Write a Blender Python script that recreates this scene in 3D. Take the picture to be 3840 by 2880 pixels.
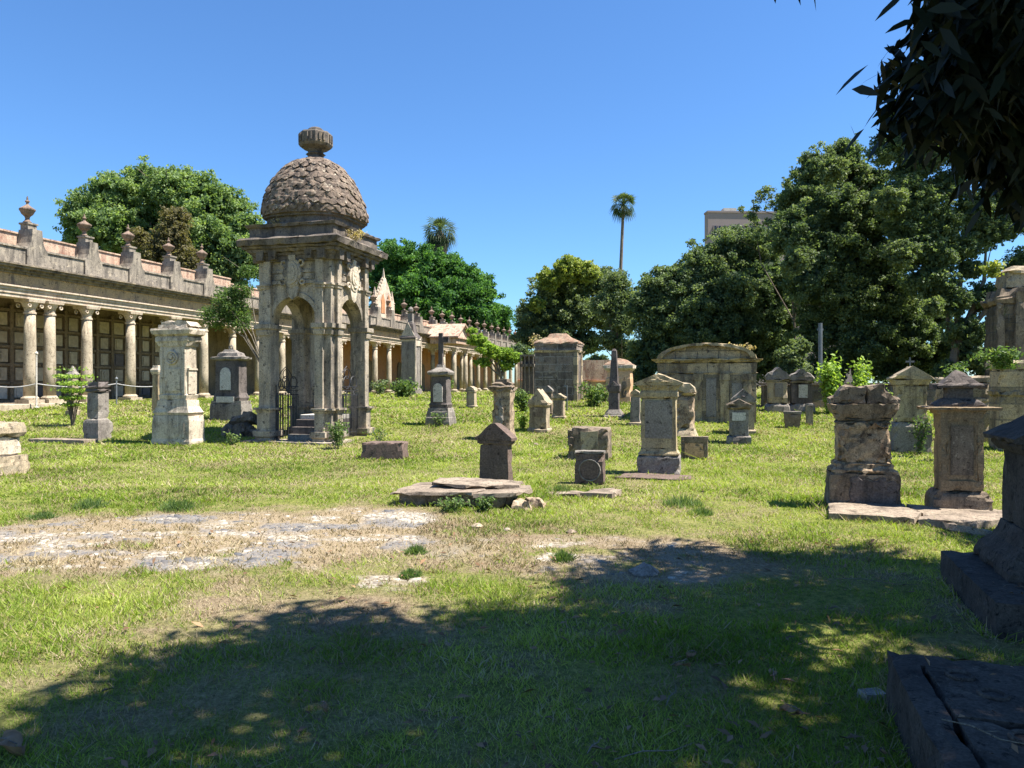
import bpy, bmesh, math, random
import numpy as np
from mathutils import Vector, Matrix, noise as mnoise
for o in list(bpy.data.objects): bpy.data.objects.remove(o)
scene = bpy.context.scene
COL = scene.collection
# ------------------------------------------------------------------ camera, sky, sun, exposure
CAMZ = 1.6; FPX = 2773.0
cam_data = bpy.data.cameras.new('camera'); cam_data.sensor_width = 36; cam_data.lens = 26.0
cam_data.clip_start = 0.05; cam_data.clip_end = 3000
cam = bpy.data.objects.new('camera', cam_data); COL.objects.link(cam)
cam.location = (0, 0, CAMZ); cam.rotation_euler = (math.radians(90), 0, 0)
scene.camera = cam
SUN_EL = math.radians(61); SUN_H = (0.988, -0.156)          # horizontal direction towards the sun
sd = Vector((SUN_H[0]*math.cos(SUN_EL), SUN_H[1]*math.cos(SUN_EL), math.sin(SUN_EL)))
world = bpy.data.worlds.new('World'); scene.world = world; world.use_nodes = True
nt = world.node_tree; nt.nodes.clear()
sky = nt.nodes.new('ShaderNodeTexSky'); sky.sky_type = 'NISHITA'; sky.sun_disc = False
sky.sun_elevation = SUN_EL; sky.sun_rotation = math.atan2(SUN_H[0], SUN_H[1])
sky.altitude = 1600; sky.air_density = 1.35; sky.dust_density = 0.25; sky.ozone_density = 3.5
bg = nt.nodes.new('ShaderNodeBackground'); bg.inputs['Strength'].default_value = 0.055
wo = nt.nodes.new('ShaderNodeOutputWorld')
tint = nt.nodes.new('ShaderNodeMix'); tint.data_type = 'RGBA'; tint.blend_type = 'MULTIPLY'; tint.inputs[0].default_value = 1
tint.inputs[7].default_value = (.69, 1.02, 1.36, 1)
nt.links.new(sky.outputs[0], tint.inputs[6]); nt.links.new(tint.outputs[2], bg.inputs['Color']); nt.links.new(bg.outputs[0], wo.inputs['Surface'])
sl = bpy.data.lights.new('sun', 'SUN'); sl.energy = 5.0; sl.angle = math.radians(0.53); sl.color = (1.0, 0.95, 0.86)
so = bpy.data.objects.new('sun', sl); COL.objects.link(so)
so.rotation_euler = sd.to_track_quat('Z', 'Y').to_euler(); so.location = (20, 5, 40)
scene.view_settings.view_transform = 'Standard'; scene.view_settings.look = 'None'
scene.view_settings.exposure = 1.45; scene.view_settings.gamma = 1
scene.view_settings.use_curve_mapping = False

# ------------------------------------------------------------------ helpers
ALPHA = math.radians(15.7); YAW = -ALPHA
def sstep(t): t = min(1, max(0, t)); return t*t*(3-2*t)
def gz(x, y): return 0.9*sstep((y-14)/18.0)
def gzn(y):
    t = np.clip((y-14)/18.0, 0, 1); return 0.9*t*t*(3-2*t)
def WX(px, Y): return (px-1920)/FPX*Y
def WZ(py, Y): return CAMZ+(1440-py)/FPX*Y
def GP(px, py):
    Y = 2.0
    for i in range(4000):
        if CAMZ-(py-1440)/FPX*Y <= gz(0, Y): break
        Y += 0.03
    return WX(px, Y), Y
EXCL = []
def excl(cx, cy, hx, hy, yaw=YAW): EXCL.append((cx, cy, hx, hy, yaw))

def tag(o, label=None, cat=None, group=None, kind=None):
    if label: o['label'] = label
    if cat: o['category'] = cat
    if group: o['group'] = group
    if kind: o['kind'] = kind
    return o
def empty(name, loc, rz=0, label=None, cat=None, group=None):
    o = bpy.data.objects.new(name, None); COL.objects.link(o)
    o.empty_display_size = 0.2; o.location = loc; o.rotation_euler = (0, 0, rz)
    return tag(o, label, cat, group)
def copy_tree(o, parent=None):
    c = o.copy(); COL.objects.link(c); c.parent = parent
    for ch in o.children: copy_tree(ch, c)
    return c

class MB:
    def __init__(s): s.v = []; s.f = []
    def add(s, vs, fs):
        b = len(s.v); s.v += [tuple(p) for p in vs]; s.f += [tuple(i+b for i in f) for f in fs]
    def box(s, x0, x1, y0, y1, z0, z1, top=1.0):
        cx, cy = (x0+x1)/2, (y0+y1)/2; hx, hy = (x1-x0)/2, (y1-y0)/2
        s.sq([(z0, hx, hy), (z1, hx*top, hy*top)], cx, cy)
    def rings(s, R, cap=True):
        n = len(R[0]); vs = [p for r in R for p in r]; fs = []
        for i in range(len(R)-1):
            for j in range(n):
                k = (j+1) % n; fs.append((i*n+j, i*n+k, (i+1)*n+k, (i+1)*n+j))
        if cap:
            fs.append(tuple(range(n-1, -1, -1))); fs.append(tuple((len(R)-1)*n+j for j in range(n)))
        s.add(vs, fs)
    def sq(s, L, cx=0, cy=0):
        s.rings([[(cx-hx, cy-hy, z), (cx+hx, cy-hy, z), (cx+hx, cy+hy, z), (cx-hx, cy+hy, z)] for z, hx, hy in L])
    def lathe(s, L, n=12, cx=0, cy=0, ex=2.0, ph=0.0):
        R = []
        for z, r in L:
            ring = []
            for j in range(n):
                a = 2*math.pi*j/n+ph; c, q = math.cos(a), math.sin(a)
                m = (abs(c)**ex+abs(q)**ex)**(-1.0/ex)
                ring.append((cx+r*m*c, cy+r*m*q, z))
            R.append(ring)
        s.rings(R)
    def prism(s, pts, y0, y1):
        n = len(pts); vs = [(x, y0, z) for x, z in pts]+[(x, y1, z) for x, z in pts]
        a = sum(pts[i][0]*pts[(i+1) % n][1]-pts[(i+1) % n][0]*pts[i][1] for i in range(n))
        fr = tuple(range(n)); bk = tuple(range(2*n-1, n-1, -1)); sd_ = [(i, i+n, (i+1) % n+n, (i+1) % n) for i in range(n)]
        if a < 0: fr = fr[::-1]; bk = bk[::-1]; sd_ = [f[::-1] for f in sd_]
        s.add(vs, [fr, bk]+sd_)
    def tube(s, pts, rs, n=6):
        R = []
        for i, p in enumerate(pts):
            p = Vector(p); a = Vector(pts[max(0, i-1)]); b = Vector(pts[min(len(pts)-1, i+1)])
            d = (b-a).normalized(); u = d.cross(Vector((0, 0, 1)))
            if u.length < 1e-3: u = Vector((1, 0, 0))
            u.normalize(); w = d.cross(u); r = rs[i] if hasattr(rs, '__len__') else rs
            R.append([tuple(p+u*math.cos(2*math.pi*k/n)*r+w*math.sin(2*math.pi*k/n)*r) for k in range(n)])
        s.rings(R)
    def torus(s, c, R, r, ax='z', n=14, m=6):
        vs = []; fs = []
        for i in range(n):
            a = 2*math.pi*i/n
            for j in range(m):
                b = 2*math.pi*j/m; q = R+r*math.cos(b); p = (q*math.cos(a), q*math.sin(a), r*math.sin(b))
                if ax == 'y': p = (p[0], p[2], p[1])
                if ax == 'x': p = (p[2], p[0], p[1])
                vs.append((c[0]+p[0], c[1]+p[1], c[2]+p[2]))
                fs.append((i*m+j, ((i+1) % n)*m+j, ((i+1) % n)*m+(j+1) % m, i*m+(j+1) % m))
        s.add(vs, fs)
    def build(s, name, mat, parent=None, rough=0, cut=0.1, chip=0, smooth=False, seed=0, loc=None, bevel=0):
        me = bpy.data.meshes.new(name)
        me.from_pydata(s.v, [], s.f); me.update()
        bm = bmesh.new(); bm.from_mesh(me)
        bmesh.ops.recalc_face_normals(bm, faces=bm.faces)
        if rough:
            for it in range(7):
                es = [e for e in bm.edges if e.calc_length() > cut*1.4]
                if not es or len(bm.verts) > 26000: break
                bmesh.ops.subdivide_edges(bm, edges=es, cuts=1, use_grid_fill=True)
                if it < 6:
                    ng = [f for f in bm.faces if len(f.verts) > 4]
                    if ng: bmesh.ops.triangulate(bm, faces=ng)
            bm.normal_update()
            off = Vector((seed*7.31, seed*3.7, seed*1.93)); mv = []
            for v in bm.verts:
                p = v.co+off
                d = Vector(mnoise.noise_vector(p*2.9))*rough*0.35+Vector(mnoise.noise_vector(p*13))*rough*0.6
                if chip:
                    ang = max([e.calc_face_angle(0) for e in v.link_edges] or [0])
                    if ang > 0.6:
                        q = mnoise.noise(p*7)+0.7*mnoise.noise(p*19)
                        d -= v.normal*chip*max(0, q-.02)*2.2
                mv.append(d)
            for v, d in zip(bm.verts, mv): v.co += d
        if bevel:
            es = [e for e in bm.edges if len(e.link_faces) == 2 and e.calc_face_angle(0) > 0.6]
            bmesh.ops.bevel(bm, geom=es, offset=bevel, segments=1, affect='EDGES')
        if smooth:
            for f in bm.faces: f.smooth = True
        bm.to_mesh(me); bm.free()
        me.materials.append(mat)
        o = bpy.data.objects.new(name, me); COL.objects.link(o)
        if parent: o.parent = parent
        if loc: o.location = loc
        return o

def fast_mesh(name, V, F, mat, parent=None, attrs=None, smooth=False):
    V = np.asarray(V, dtype=np.float32); F = np.asarray(F, dtype=np.int32)
    me = bpy.data.meshes.new(name); k = F.shape[1]
    me.vertices.add(len(V)); me.vertices.foreach_set('co', V.ravel())
    me.loops.add(F.size); me.loops.foreach_set('vertex_index', F.ravel())
    me.polygons.add(len(F)); me.polygons.foreach_set('loop_start', np.arange(0, F.size, k, dtype=np.int32))
    me.update(calc_edges=True)
    for an, arr in (attrs or {}).items():
        a = me.attributes.new(an, 'FLOAT', 'POINT'); a.data.foreach_set('value', np.asarray(arr, dtype=np.float32))
    if smooth: me.polygons.foreach_set('use_smooth', np.ones(len(F), dtype=bool))
    me.materials.append(mat)
    o = bpy.data.objects.new(name, me); COL.objects.link(o)
    if parent: o.parent = parent
    return o

# value noise in numpy
_rs = np.random.RandomState(5); _LAT = _rs.rand(256, 256)
def vnoise(x, y):
    xi = np.floor(x).astype(int); yi = np.floor(y).astype(int); fx = x-xi; fy = y-yi
    fx = fx*fx*(3-2*fx); fy = fy*fy*(3-2*fy); xi &= 255; yi &= 255; x1 = (xi+1) & 255; y1 = (yi+1) & 255
    return (_LAT[yi, xi]*(1-fx)+_LAT[yi, x1]*fx)*(1-fy)+(_LAT[y1, xi]*(1-fx)+_LAT[y1, x1]*fx)*fy
def fbm(x, y, o=4):
    s = 0; a = 0.5; t = 0
    for i in range(o): s = s+a*vnoise(x+17.3*i, y+5.1*i); t += a; a *= .5; x = x*2.03; y = y*2.03
    return s/t

# ------------------------------------------------------------------ materials
def nmat(name):
    m = bpy.data.materials.new(name); m.use_nodes = True
    return m, m.node_tree, m.node_tree.nodes['Principled BSDF']
def N(t, typ, **kw):
    n = t.nodes.new(typ)
    for k, v in kw.items(): setattr(n, k, v)
    return n
def ramp(t, src, a, b, ca=(0, 0, 0, 1), cb=(1, 1, 1, 1)):
    r = N(t, 'ShaderNodeValToRGB'); r.color_ramp.elements[0].position = a; r.color_ramp.elements[1].position = b
    r.color_ramp.elements[0].color = ca; r.color_ramp.elements[1].color = cb
    t.links.new(src, r.inputs[0]); return r.outputs[0]
def mixc(t, fac, a, b, mode='MIX'):
    m = N(t, 'ShaderNodeMix', data_type='RGBA', blend_type=mode)
    for sock, v in ((m.inputs[0], fac), (m.inputs[6], a), (m.inputs[7], b)):
        if hasattr(v, 'links'): t.links.new(v, sock)
        elif isinstance(v, (int, float)): sock.default_value = v
        else: sock.default_value = (*v, 1) if len(v) == 3 else v
    return m.outputs[2]
def noise(t, vec, scale, detail=5, rough=.6, dist=0):
    n = N(t, 'ShaderNodeTexNoise'); n.inputs['Scale'].default_value = scale; n.inputs['Detail'].default_value = detail
    n.inputs['Roughness'].default_value = rough; n.inputs['Distortion'].default_value = dist
    t.links.new(vec, n.inputs['Vector']); return n.outputs[0]
def vscale(t, vec, s):
    m = N(t, 'ShaderNodeMapping'); m.inputs['Scale'].default_value = s; t.links.new(vec, m.inputs['Vector']); return m.outputs[0]

def stone(name, base, alt, dark, lich=None, stain=.5, sc=1.0, bump=.6, brick=None, mortar=(.5, .47, .42), rough=.95, streak=True):
    wm = lambda c_: tuple(min(.8, q*k*1.04) for q, k in zip(c_, (.97, .93, .86)))
    base, alt, dark = wm(base), wm(alt), wm(dark); lich = wm(lich) if lich else None
    m, t, p = nmat(name)
    g = N(t, 'ShaderNodeNewGeometry').outputs['Position']
    c = mixc(t, ramp(t, noise(t, g, 1.7*sc, 7, .65), .38, .62), base, alt)
    hgt = noise(t, g, 14*sc, 6, .6)
    if brick:
        tc = N(t, 'ShaderNodeTexCoord').outputs['Object']; sp = N(t, 'ShaderNodeSeparateXYZ'); t.links.new(tc, sp.inputs[0])
        ad = N(t, 'ShaderNodeMath', operation='ADD'); t.links.new(sp.outputs[0], ad.inputs[0]); t.links.new(sp.outputs[1], ad.inputs[1])
        cb = N(t, 'ShaderNodeCombineXYZ'); t.links.new(ad.outputs[0], cb.inputs[0]); t.links.new(sp.outputs[2], cb.inputs[1])
        nz = N(t, 'ShaderNodeTexNoise'); nz.inputs['Scale'].default_value = 2.5; t.links.new(g, nz.inputs['Vector'])
        dm = mixc(t, .035, cb.outputs[0], nz.outputs['Color'])
        bk = N(t, 'ShaderNodeTexBrick'); t.links.new(dm, bk.inputs['Vector'])
        bk.inputs['Scale'].default_value = 1; bk.inputs['Brick Width'].default_value = brick[0]; bk.inputs['Row Height'].default_value = brick[1]
        bk.inputs['Mortar Size'].default_value = .018; bk.inputs['Mortar Smooth'].default_value = .4
        bk.inputs['Color1'].default_value = (.55, .55, .55, 1); bk.inputs['Color2'].default_value = (1.25, 1.2, 1.15, 1); bk.inputs['Mortar'].default_value = (1, 1, 1, 1)
        c = mixc(t, 1.0, c, bk.outputs['Color'], 'MULTIPLY')
        c = mixc(t, bk.outputs['Fac'], c, mortar)
    st = noise(t, vscale(t, g, (2.6*sc, 2.6*sc, .55*sc if streak else 2.6*sc)), 1.0, 7, .7, .4)
    c = mixc(t, ramp(t, st, .62-.28*stain, .78-.2*stain), c, dark)
    if lich:
        c = mixc(t, ramp(t, noise(t, g, 3.1*sc, 8, .75, .6), .56, .66), c, lich)
    sp2 = noise(t, g, 38*sc, 5, .75)
    c = mixc(t, 1.0, c, ramp(t, sp2, .34, .66, (.5, .5, .5, 1), (1.25, 1.25, 1.25, 1)), 'MULTIPLY')
    c = mixc(t, ramp(t, noise(t, g, 4.5*sc, 8, .85, .5), .575, .62), c, tuple(x*.7 for x in dark))
    c = mixc(t, ramp(t, noise(t, g, 9*sc, 7, .8), .57, .63), c, tuple(x*.45 for x in dark))
    t.links.new(c, p.inputs['Base Color']); p.inputs['Roughness'].default_value = rough
    p.inputs['Specular IOR Level'].default_value = .2
    b = N(t, 'ShaderNodeBump'); b.inputs['Strength'].default_value = bump; b.inputs['Distance'].default_value = .010/sc
    t.links.new(hgt, b.inputs['Height']); t.links.new(b.outputs[0], p.inputs['Normal'])
    return m
def flat(name, col, rough=.7, metal=0, var=.25, sc=6):
    m, t, p = nmat(name); g = N(t, 'ShaderNodeNewGeometry').outputs['Position']
    c = mixc(t, ramp(t, noise(t, g, sc, 5), .3, .7), tuple(x*(1-var) for x in col), tuple(min(1, x*(1+var)) for x in col))
    t.links.new(c, p.inputs['Base Color']); p.inputs['Roughness'].default_value = rough; p.inputs['Metallic'].default_value = metal
    return m
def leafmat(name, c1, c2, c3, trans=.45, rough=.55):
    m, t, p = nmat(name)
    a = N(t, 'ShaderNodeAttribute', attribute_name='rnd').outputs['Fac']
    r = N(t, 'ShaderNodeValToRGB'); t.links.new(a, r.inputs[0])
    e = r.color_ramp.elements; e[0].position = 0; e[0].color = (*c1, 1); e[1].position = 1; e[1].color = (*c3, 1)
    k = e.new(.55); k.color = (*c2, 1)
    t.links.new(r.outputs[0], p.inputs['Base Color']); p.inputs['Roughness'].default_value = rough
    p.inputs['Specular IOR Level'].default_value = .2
    tr = N(t, 'ShaderNodeBsdfTranslucent'); t.links.new(mixc(t, 1.0, r.outputs[0], (1.3, 1.35, .6), 'MULTIPLY'), tr.inputs[0])
    mx = N(t, 'ShaderNodeMixShader'); mx.inputs[0].default_value = trans
    t.links.new(p.outputs[0], mx.inputs[1]); t.links.new(tr.outputs[0], mx.inputs[2])
    t.links.new(mx.outputs[0], t.nodes['Material Output'].inputs['Surface'])
    return m
M = dict(
 gothic=stone('weathered_pink_stucco', (.66, .56, .48), (.56, .44, .36), (.22, .17, .15), stain=.4, sc=1.3),
 tileg=stone('weathered_tile_rubble', (.33, .20, .145), (.36, .28, .21), (.13, .10, .085), (.26, .23, .18), stain=.5, sc=2.4, streak=False),
 pale=stone('pale_stone', (.60, .53, .44), (.48, .42, .35), (.16, .135, .115), stain=.40, sc=1.5),
 pav=stone('grey_stone', (.46, .40, .33), (.34, .30, .25), (.095, .088, .085), (.42, .34, .22), stain=.62, sc=1.1),
 pavdark=stone('black_weathered_stone', (.12, .105, .10), (.19, .165, .145), (.05, .045, .045), (.26, .21, .15), stain=.5, sc=1.2),
 dome=stone('dome_stone', (.25, .195, .155), (.14, .11, .095), (.055, .046, .043), (.52, .47, .39), stain=.55, sc=3.0, streak=False),
 tan=stone('tan_stone', (.47, .39, .28), (.37, .31, .23), (.11, .09, .075), (.27, .25, .20), stain=.5, sc=1.3),
 ochre=stone('ochre_stone', (.48, .39, .24), (.38, .32, .22), (.11, .085, .07), (.30, .255, .19), stain=.58, sc=1.3),
 brown=stone('brown_stone', (.27, .215, .165), (.185, .15, .12), (.06, .05, .044), (.40, .34, .27), stain=.5, sc=1.7),
 gravel=stone('purple_brown_stone', (.17, .125, .11), (.135, .10, .09), (.07, .055, .05), stain=.3),
 dark=stone('dark_stone', (.115, .10, .10), (.16, .14, .135), (.05, .045, .045), stain=.4),
 greyd=stone('grey_marble', (.22, .20, .19), (.28, .26, .24), (.09, .08, .08), stain=.4),
 white=stone('white_marble', (.62, .60, .58), (.54, .52, .49), (.33, .30, .27), stain=.15, bump=.2),
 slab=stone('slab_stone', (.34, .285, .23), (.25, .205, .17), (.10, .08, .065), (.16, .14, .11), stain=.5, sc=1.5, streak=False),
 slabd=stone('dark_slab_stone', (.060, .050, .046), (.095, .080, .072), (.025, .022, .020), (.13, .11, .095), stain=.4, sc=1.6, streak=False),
 eroded=stone('eroded_brick_stone', (.46, .37, .27), (.31, .225, .16), (.07, .053, .045), (.54, .46, .36), stain=.62, sc=2.2, streak=False),
 panelb=stone('brown_panel_stone', (.33, .25, .16), (.26, .20, .135), (.09, .07, .055), (.22, .19, .14), stain=.5, sc=1.4),
 ashlar=stone('ashlar_stone', (.46, .38, .26), (.36, .31, .23), (.11, .09, .075), (.27, .225, .165), stain=.5, brick=(.62, .36), mortar=(.20, .17, .13)),
 blocks=stone('dark_block_stone', (.17, .145, .135), (.25, .215, .19), (.08, .07, .065), (.30, .26, .21), stain=.4, brick=(.62, .30), mortar=(.30, .27, .24)),
 lowwall=stone('old_wall_stone', (.12, .10, .085), (.18, .15, .12), (.05, .045, .04), (.12, .13, .06), stain=.5, brick=(.5, .3), mortar=(.12, .11, .10)),
 col=stone('column_stone', (.48, .42, .33), (.40, .345, .27), (.18, .145, .11), (.27, .23, .18), stain=.35, sc=1.6),
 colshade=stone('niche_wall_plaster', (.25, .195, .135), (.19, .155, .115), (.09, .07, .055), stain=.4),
 entab=stone('cream_plaster', (.60, .52, .43), (.50, .41, .33), (.24, .19, .15), stain=.35, sc=1.4),
 frieze=stone('ochre_plaster', (.56, .38, .21), (.44, .32, .21), (.14, .11, .095), stain=.45),
 parapet=stone('grey_plaster', (.25, .225, .20), (.35, .31, .26), (.085, .078, .072), (.46, .40, .32), stain=.62, sc=1.4),
 cornice=stone('dirty_cornice_plaster', (.20, .175, .15), (.30, .25, .195), (.075, .065, .06), (.42, .36, .28), stain=.6, sc=1.3),
 pink=stone('pink_plaster', (.52, .37, .29), (.56, .44, .35), (.20, .11, .09), (.30, .14, .10), stain=.5),
 orange=stone('orange_plaster', (.50, .24, .12), (.46, .25, .14), (.24, .13, .08), stain=.3),
 peach=stone('peach_tile', (.62, .42, .27), (.56, .36, .23), (.30, .18, .12), stain=.3),
 tile=stone('terracotta_tile', (.40, .19, .12), (.46, .27, .18), (.16, .09, .07), (.28, .22, .17), stain=.45, sc=2),
 urn=stone('urn_stone', (.20, .15, .125), (.27, .20, .16), (.07, .055, .05), stain=.45, sc=2),
 iron=flat('wrought_iron', (.035, .035, .04), .6, .3),
 rope=flat('white_rope', (.33, .32, .31), .9),
 post=flat('grey_painted_metal', (.14, .15, .16), .5, .2),
 concrete=flat('office_concrete', (.25, .195, .185), .9, var=.06, sc=.2),
 glass=flat('dark_window_glass', (.02, .02, .03), .15, var=.1),
 bark=stone('bark', (.16, .13, .11), (.22, .19, .16), (.06, .05, .045), stain=.4, sc=2),
 palebark=stone('pale_bark', (.24, .21, .17), (.18, .16, .13), (.12, .10, .09), stain=.3, sc=2),
 p_blue=flat('bluish_marble', (.20, .24, .22)), p_dark=flat('dark_marble', (.09, .075, .075)), p_tan=flat('tan_plaque', (.40, .33, .23)),
 p_sand=flat('sand_plaque', (.34, .28, .20)), p_pale=flat('pale_plaque', (.48, .43, .35)),
 L_left=leafmat('leaf_bright', (0.083, 0.138, 0.061), (0.176, 0.259, 0.099), (0.330, 0.407, 0.176)),
 L_brown=leafmat('leaf_brownish', (.09, .085, .04), (.17, .15, .075), (.24, .21, .12)),
 L_ficus=leafmat('leaf_ficus', (0.029, 0.081, 0.031), (0.072, 0.169, 0.044), (0.169, 0.325, 0.065), rough=.6),
 L_mid=leafmat('leaf_mid', (.070, .105, .056), (.145, .19, .092), (.28, .32, .16)),
 L_yel=leafmat('leaf_yellow_green', (0.118, 0.168, 0.042), (0.235, 0.286, 0.067), (0.437, 0.437, 0.118)),
 L_dark=leafmat('leaf_dark', (.056, .090, .050), (.125, .175, .085), (.26, .31, .155)),
 L_fresh=leafmat('leaf_fresh', (0.130, 0.221, 0.039), (0.247, 0.364, 0.065), (0.390, 0.494, 0.104), trans=.45),
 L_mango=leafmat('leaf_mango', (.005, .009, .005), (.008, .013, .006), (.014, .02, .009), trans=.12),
 L_weed=leafmat('leaf_weed', (.05, .09, .03), (.10, .17, .05), (.20, .26, .09)),
 L_dry=leafmat('leaf_dry_grass', (.30, .23, .12), (.44, .35, .2), (.55, .46, .28)),
 L_litter=leafmat('leaf_litter', (.07, .04, .025), (.17, .10, .055), (.34, .20, .11), trans=.1),
 L_palm=leafmat('leaf_palm', (.025, .05, .025), (.06, .09, .04), (.13, .16, .09)),
)
# ------------------------------------------------------------------ colonnade
RAT = .2706/.9627; UANG = math.atan2(.9627, .2706)
UROW = [(0, .17), (.05, .21), (.1, .13), (.17, .1), (.24, .13), (.33, .27), (.42, .33), (.47, .38), (.51, .38), (.56, .27), (.63, .14), (.68, .06), (.74, .06), (.77, .11), (.80, .11), (.83, .05), (.92, .04), (.97, .02)]
FLOOR = .88
def make_column(par, x, y=0):
    b = MB(); b.lathe([(.26, .215), (1.2, .212), (2.4, .2), (3.32, .182)], 20); s = b.build('column', M['col'], par, smooth=True, loc=(x, y, FLOOR))
    b = MB(); b.sq([(0, .33, .33), (.14, .33, .33)]); b.lathe([(.14, .29), (.2, .3), (.24, .26), (.28, .225)], 20); b.build('column_base', M['col'], s)
    b = MB(); b.lathe([(3.30, .21), (3.36, .215), (3.38, .18), (3.5, .19), (3.66, .27), (3.72, .3)], 16); b.sq([(3.72, .33, .33), (3.82, .35, .35)])
    for sx in (-1, 1):
        for sy in (-1, 1): b.torus((sx*.25, sy*.27, 3.6), .06, .028, 'y', 12, 5)
    b.build('capital', M['entab'], s)
    return s
def make_urn(par, x, z, sc=1, name='urn'):
    b = MB(); b.lathe([(a, r) for a, r in UROW], 10); o = b.build(name, M['urn'], par, loc=(x, .12, z)); o.scale = (.72*sc, .72*sc, sc); return o
def colonnade(label, Y0, Y1, upos, setback=0, wallmat='colshade', niches=False, proud=None, porch=None, aed=None, urns=True, cornz=0):
    L = (Y1-Y0)/.9627; ox, oy = -25.47+RAT*Y0-setback*.9627, Y0+setback*.2706
    e = empty('colonnade', (ox, oy, 0), UANG, label, 'colonnade')
    def tY(Y): return (Y-Y0)/.9627
    b = MB(); b.box(0, L, -.62, 3.4, .1, FLOOR); b.build('platform', M['col'], e, bevel=.02)
    xs = [tY(Y) for Y in upos]
    proto = make_column(e, xs[0])
    for x in xs[1:]:
        c = copy_tree(proto, e); c.location.x = x
    if proud: c = copy_tree(proto, e); c.location = (tY(proud), -.12, FLOOR)
    zc = FLOOR+3.82
    b = MB()
    b.box(0, L, -.26, .3, zc, zc+.13); b.box(0, L, -.30, .34, zc+.13, zc+.26); b.box(0, L, -.34, .38, zc+.26, zc+.36); b.box(0, L, -.40, .40, zc+.36, zc+.42)
    b.build('architrave', M['entab'], e, bevel=.01)
    b = MB(); b.box(0, L, -.30, .38, zc+.42, zc+.84); b.build('frieze', M['frieze'], e)
    b = MB(); z = zc+.84
    b.box(0, L, -.38, .4, z, z+.09); b.box(0, L, -.50, .4, z+.09, z+.19); b.box(-.1, L+.1, -.66, .4, z+.19, z+.27); b.box(-.12, L+.12, -.74, .4, z+.27, z+.33)
    b.build('cornice', M['cornice'], e, rough=.008, cut=.5)
    zp = z+.33
    b = MB(); b.box(0, L, -.28, .1, zp, zp+.62); b.box(-.02, L+.02, -.33, .13, zp+.62, zp+.69); b.build('parapet', M['parapet'], e, rough=.008, cut=.5)
    b = MB(); b.box(0, L, .32, .6, zp, zp+1.24); b.box(0, L, .27, .66, zp+1.24, zp+1.3); b.build('roof_wall', M['pink'], e, rough=.015, cut=.5)
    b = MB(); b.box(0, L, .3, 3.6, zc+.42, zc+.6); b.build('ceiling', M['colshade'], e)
    if urns:
        pp = None
        for i, x in enumerate(xs):
            if pp is None:
                b = MB(); b.prism([(-.42, zp-.004), (.42, zp-.004), (.42, zp+.66), (.33, zp+.74), (.26, zp+.9), (.22, zp+1.12), (.20, zp+1.4), (-.20, zp+1.4), (-.22, zp+1.12), (-.26, zp+.9), (-.33, zp+.74), (-.42, zp+.66)], -.36, .3)
                b.sq([(zp+1.4, .18, .18), (zp+1.58, .18, .18), (zp+1.6, .22, .22), (zp+1.66, .22, .22)], 0, .06)
                pp = b.build('pedestal', M['parapet'], e, loc=(x, 0, 0)); uu = make_urn(e, x, zp+1.66)
            else:
                c = copy_tree(pp, e); c.location.x = x
                c = copy_tree(uu, e); c.location.x = x; c.rotation_euler.z = i*.5; k = [1, .9, 1.04, .95][i % 4]; c.scale = (.72, .72, k)
    # back wall
    b = MB(); b.box(0, L, 3.2, 3.7, .2, zc+.5)
    if niches:
        nx = .86; nz = .74; n = int(L/nx)
        for i in range(n+1): b.box(i*nx-.07, i*nx+.07, 3.08, 3.21, FLOOR, zc+.1)
        for k in range(6): b.box(0, L, 3.1, 3.215, FLOOR+.02+k*nz-.05, FLOOR+.02+k*nz+.05)
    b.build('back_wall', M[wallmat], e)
    if niches:
        rnd = random.Random(3); cnt = 0
        for i in range(n):
            for k in range(5):
                if Y0+i*nx*.9627 < 24.3 or cnt > 99: continue
                x = (i+.5)*nx; z = FLOOR+.02+(k+.5)*nz; w = rnd.uniform(.2, .3); h = rnd.uniform(.22, .29)
                b = MB(); b.box(x-w, x+w, 3.14, 3.22, z-h, z+h)
                if rnd.random() < .4: b.box(x-w*.75, x+w*.75, 3.11, 3.145, z-h*.78, z+h*.78)
                if rnd.random() < .25: b.box(x-.03, x+.03, 3.09, 3.12, z-.15, z+.17); b.box(x-.1, x+.1, 3.085, 3.115, z+.04, z+.09)
                b.build('niche_plaque', M[rnd.choices(['p_sand', 'p_tan', 'p_dark', 'p_blue', 'p_pale', 'orange'], [10, 8, 1.6, 1.2, 1.6, .5])[0]], e); cnt += 1
    if not niches:
        for x in xs[::2]:
            b = MB()
            pts = [(x-.55, FLOOR), (x+.55, FLOOR), (x+.55, 3)]+[(x+.55*math.cos(a), 3+.55*math.sin(a)) for a in np.linspace(0, math.pi, 9)[1:]]
            b.prism(pts, 3.12, 3.25)
            b.build('blind_arch', M['colshade'], e)
    if porch:
        x = tY(porch); w = 1.75
        b = MB(); b.box(x-w, x+w, -3.0, -.6, zc+.36, zc+.8); b.box(x-w-.1, x+w+.1, -3.15, -.6, zc+.8, zc+.92)
        p = b.build('porch', M['pink'], e)
        b = MB(); b.prism([(x-w+.1, zc+.94), (x+w-.1, zc+.94), (x, zc+1.95)], -2.95, -2.7); b.build('gable', M['gothic'], p)
        b = MB()
        for s in (-1, 1): b.prism([(x+s*(w+.25), zc+.84), (x+s*(w+.25), zc+.96), (x, zc+2.16), (x, zc+2.04)], -3.25, .5)
        b.build('tiled_roof', M['pink'], p)
        for sx in (-1, 1):
            c = copy_tree(proto, e); c.location = (x+sx*(w-.3), -2.7, FLOOR)
        b = MB(); b.box(x-w-.1, x+w+.1, -3.2, -.6, .3, FLOOR-.01); b.build('porch_step', M['col'], e)
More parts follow.
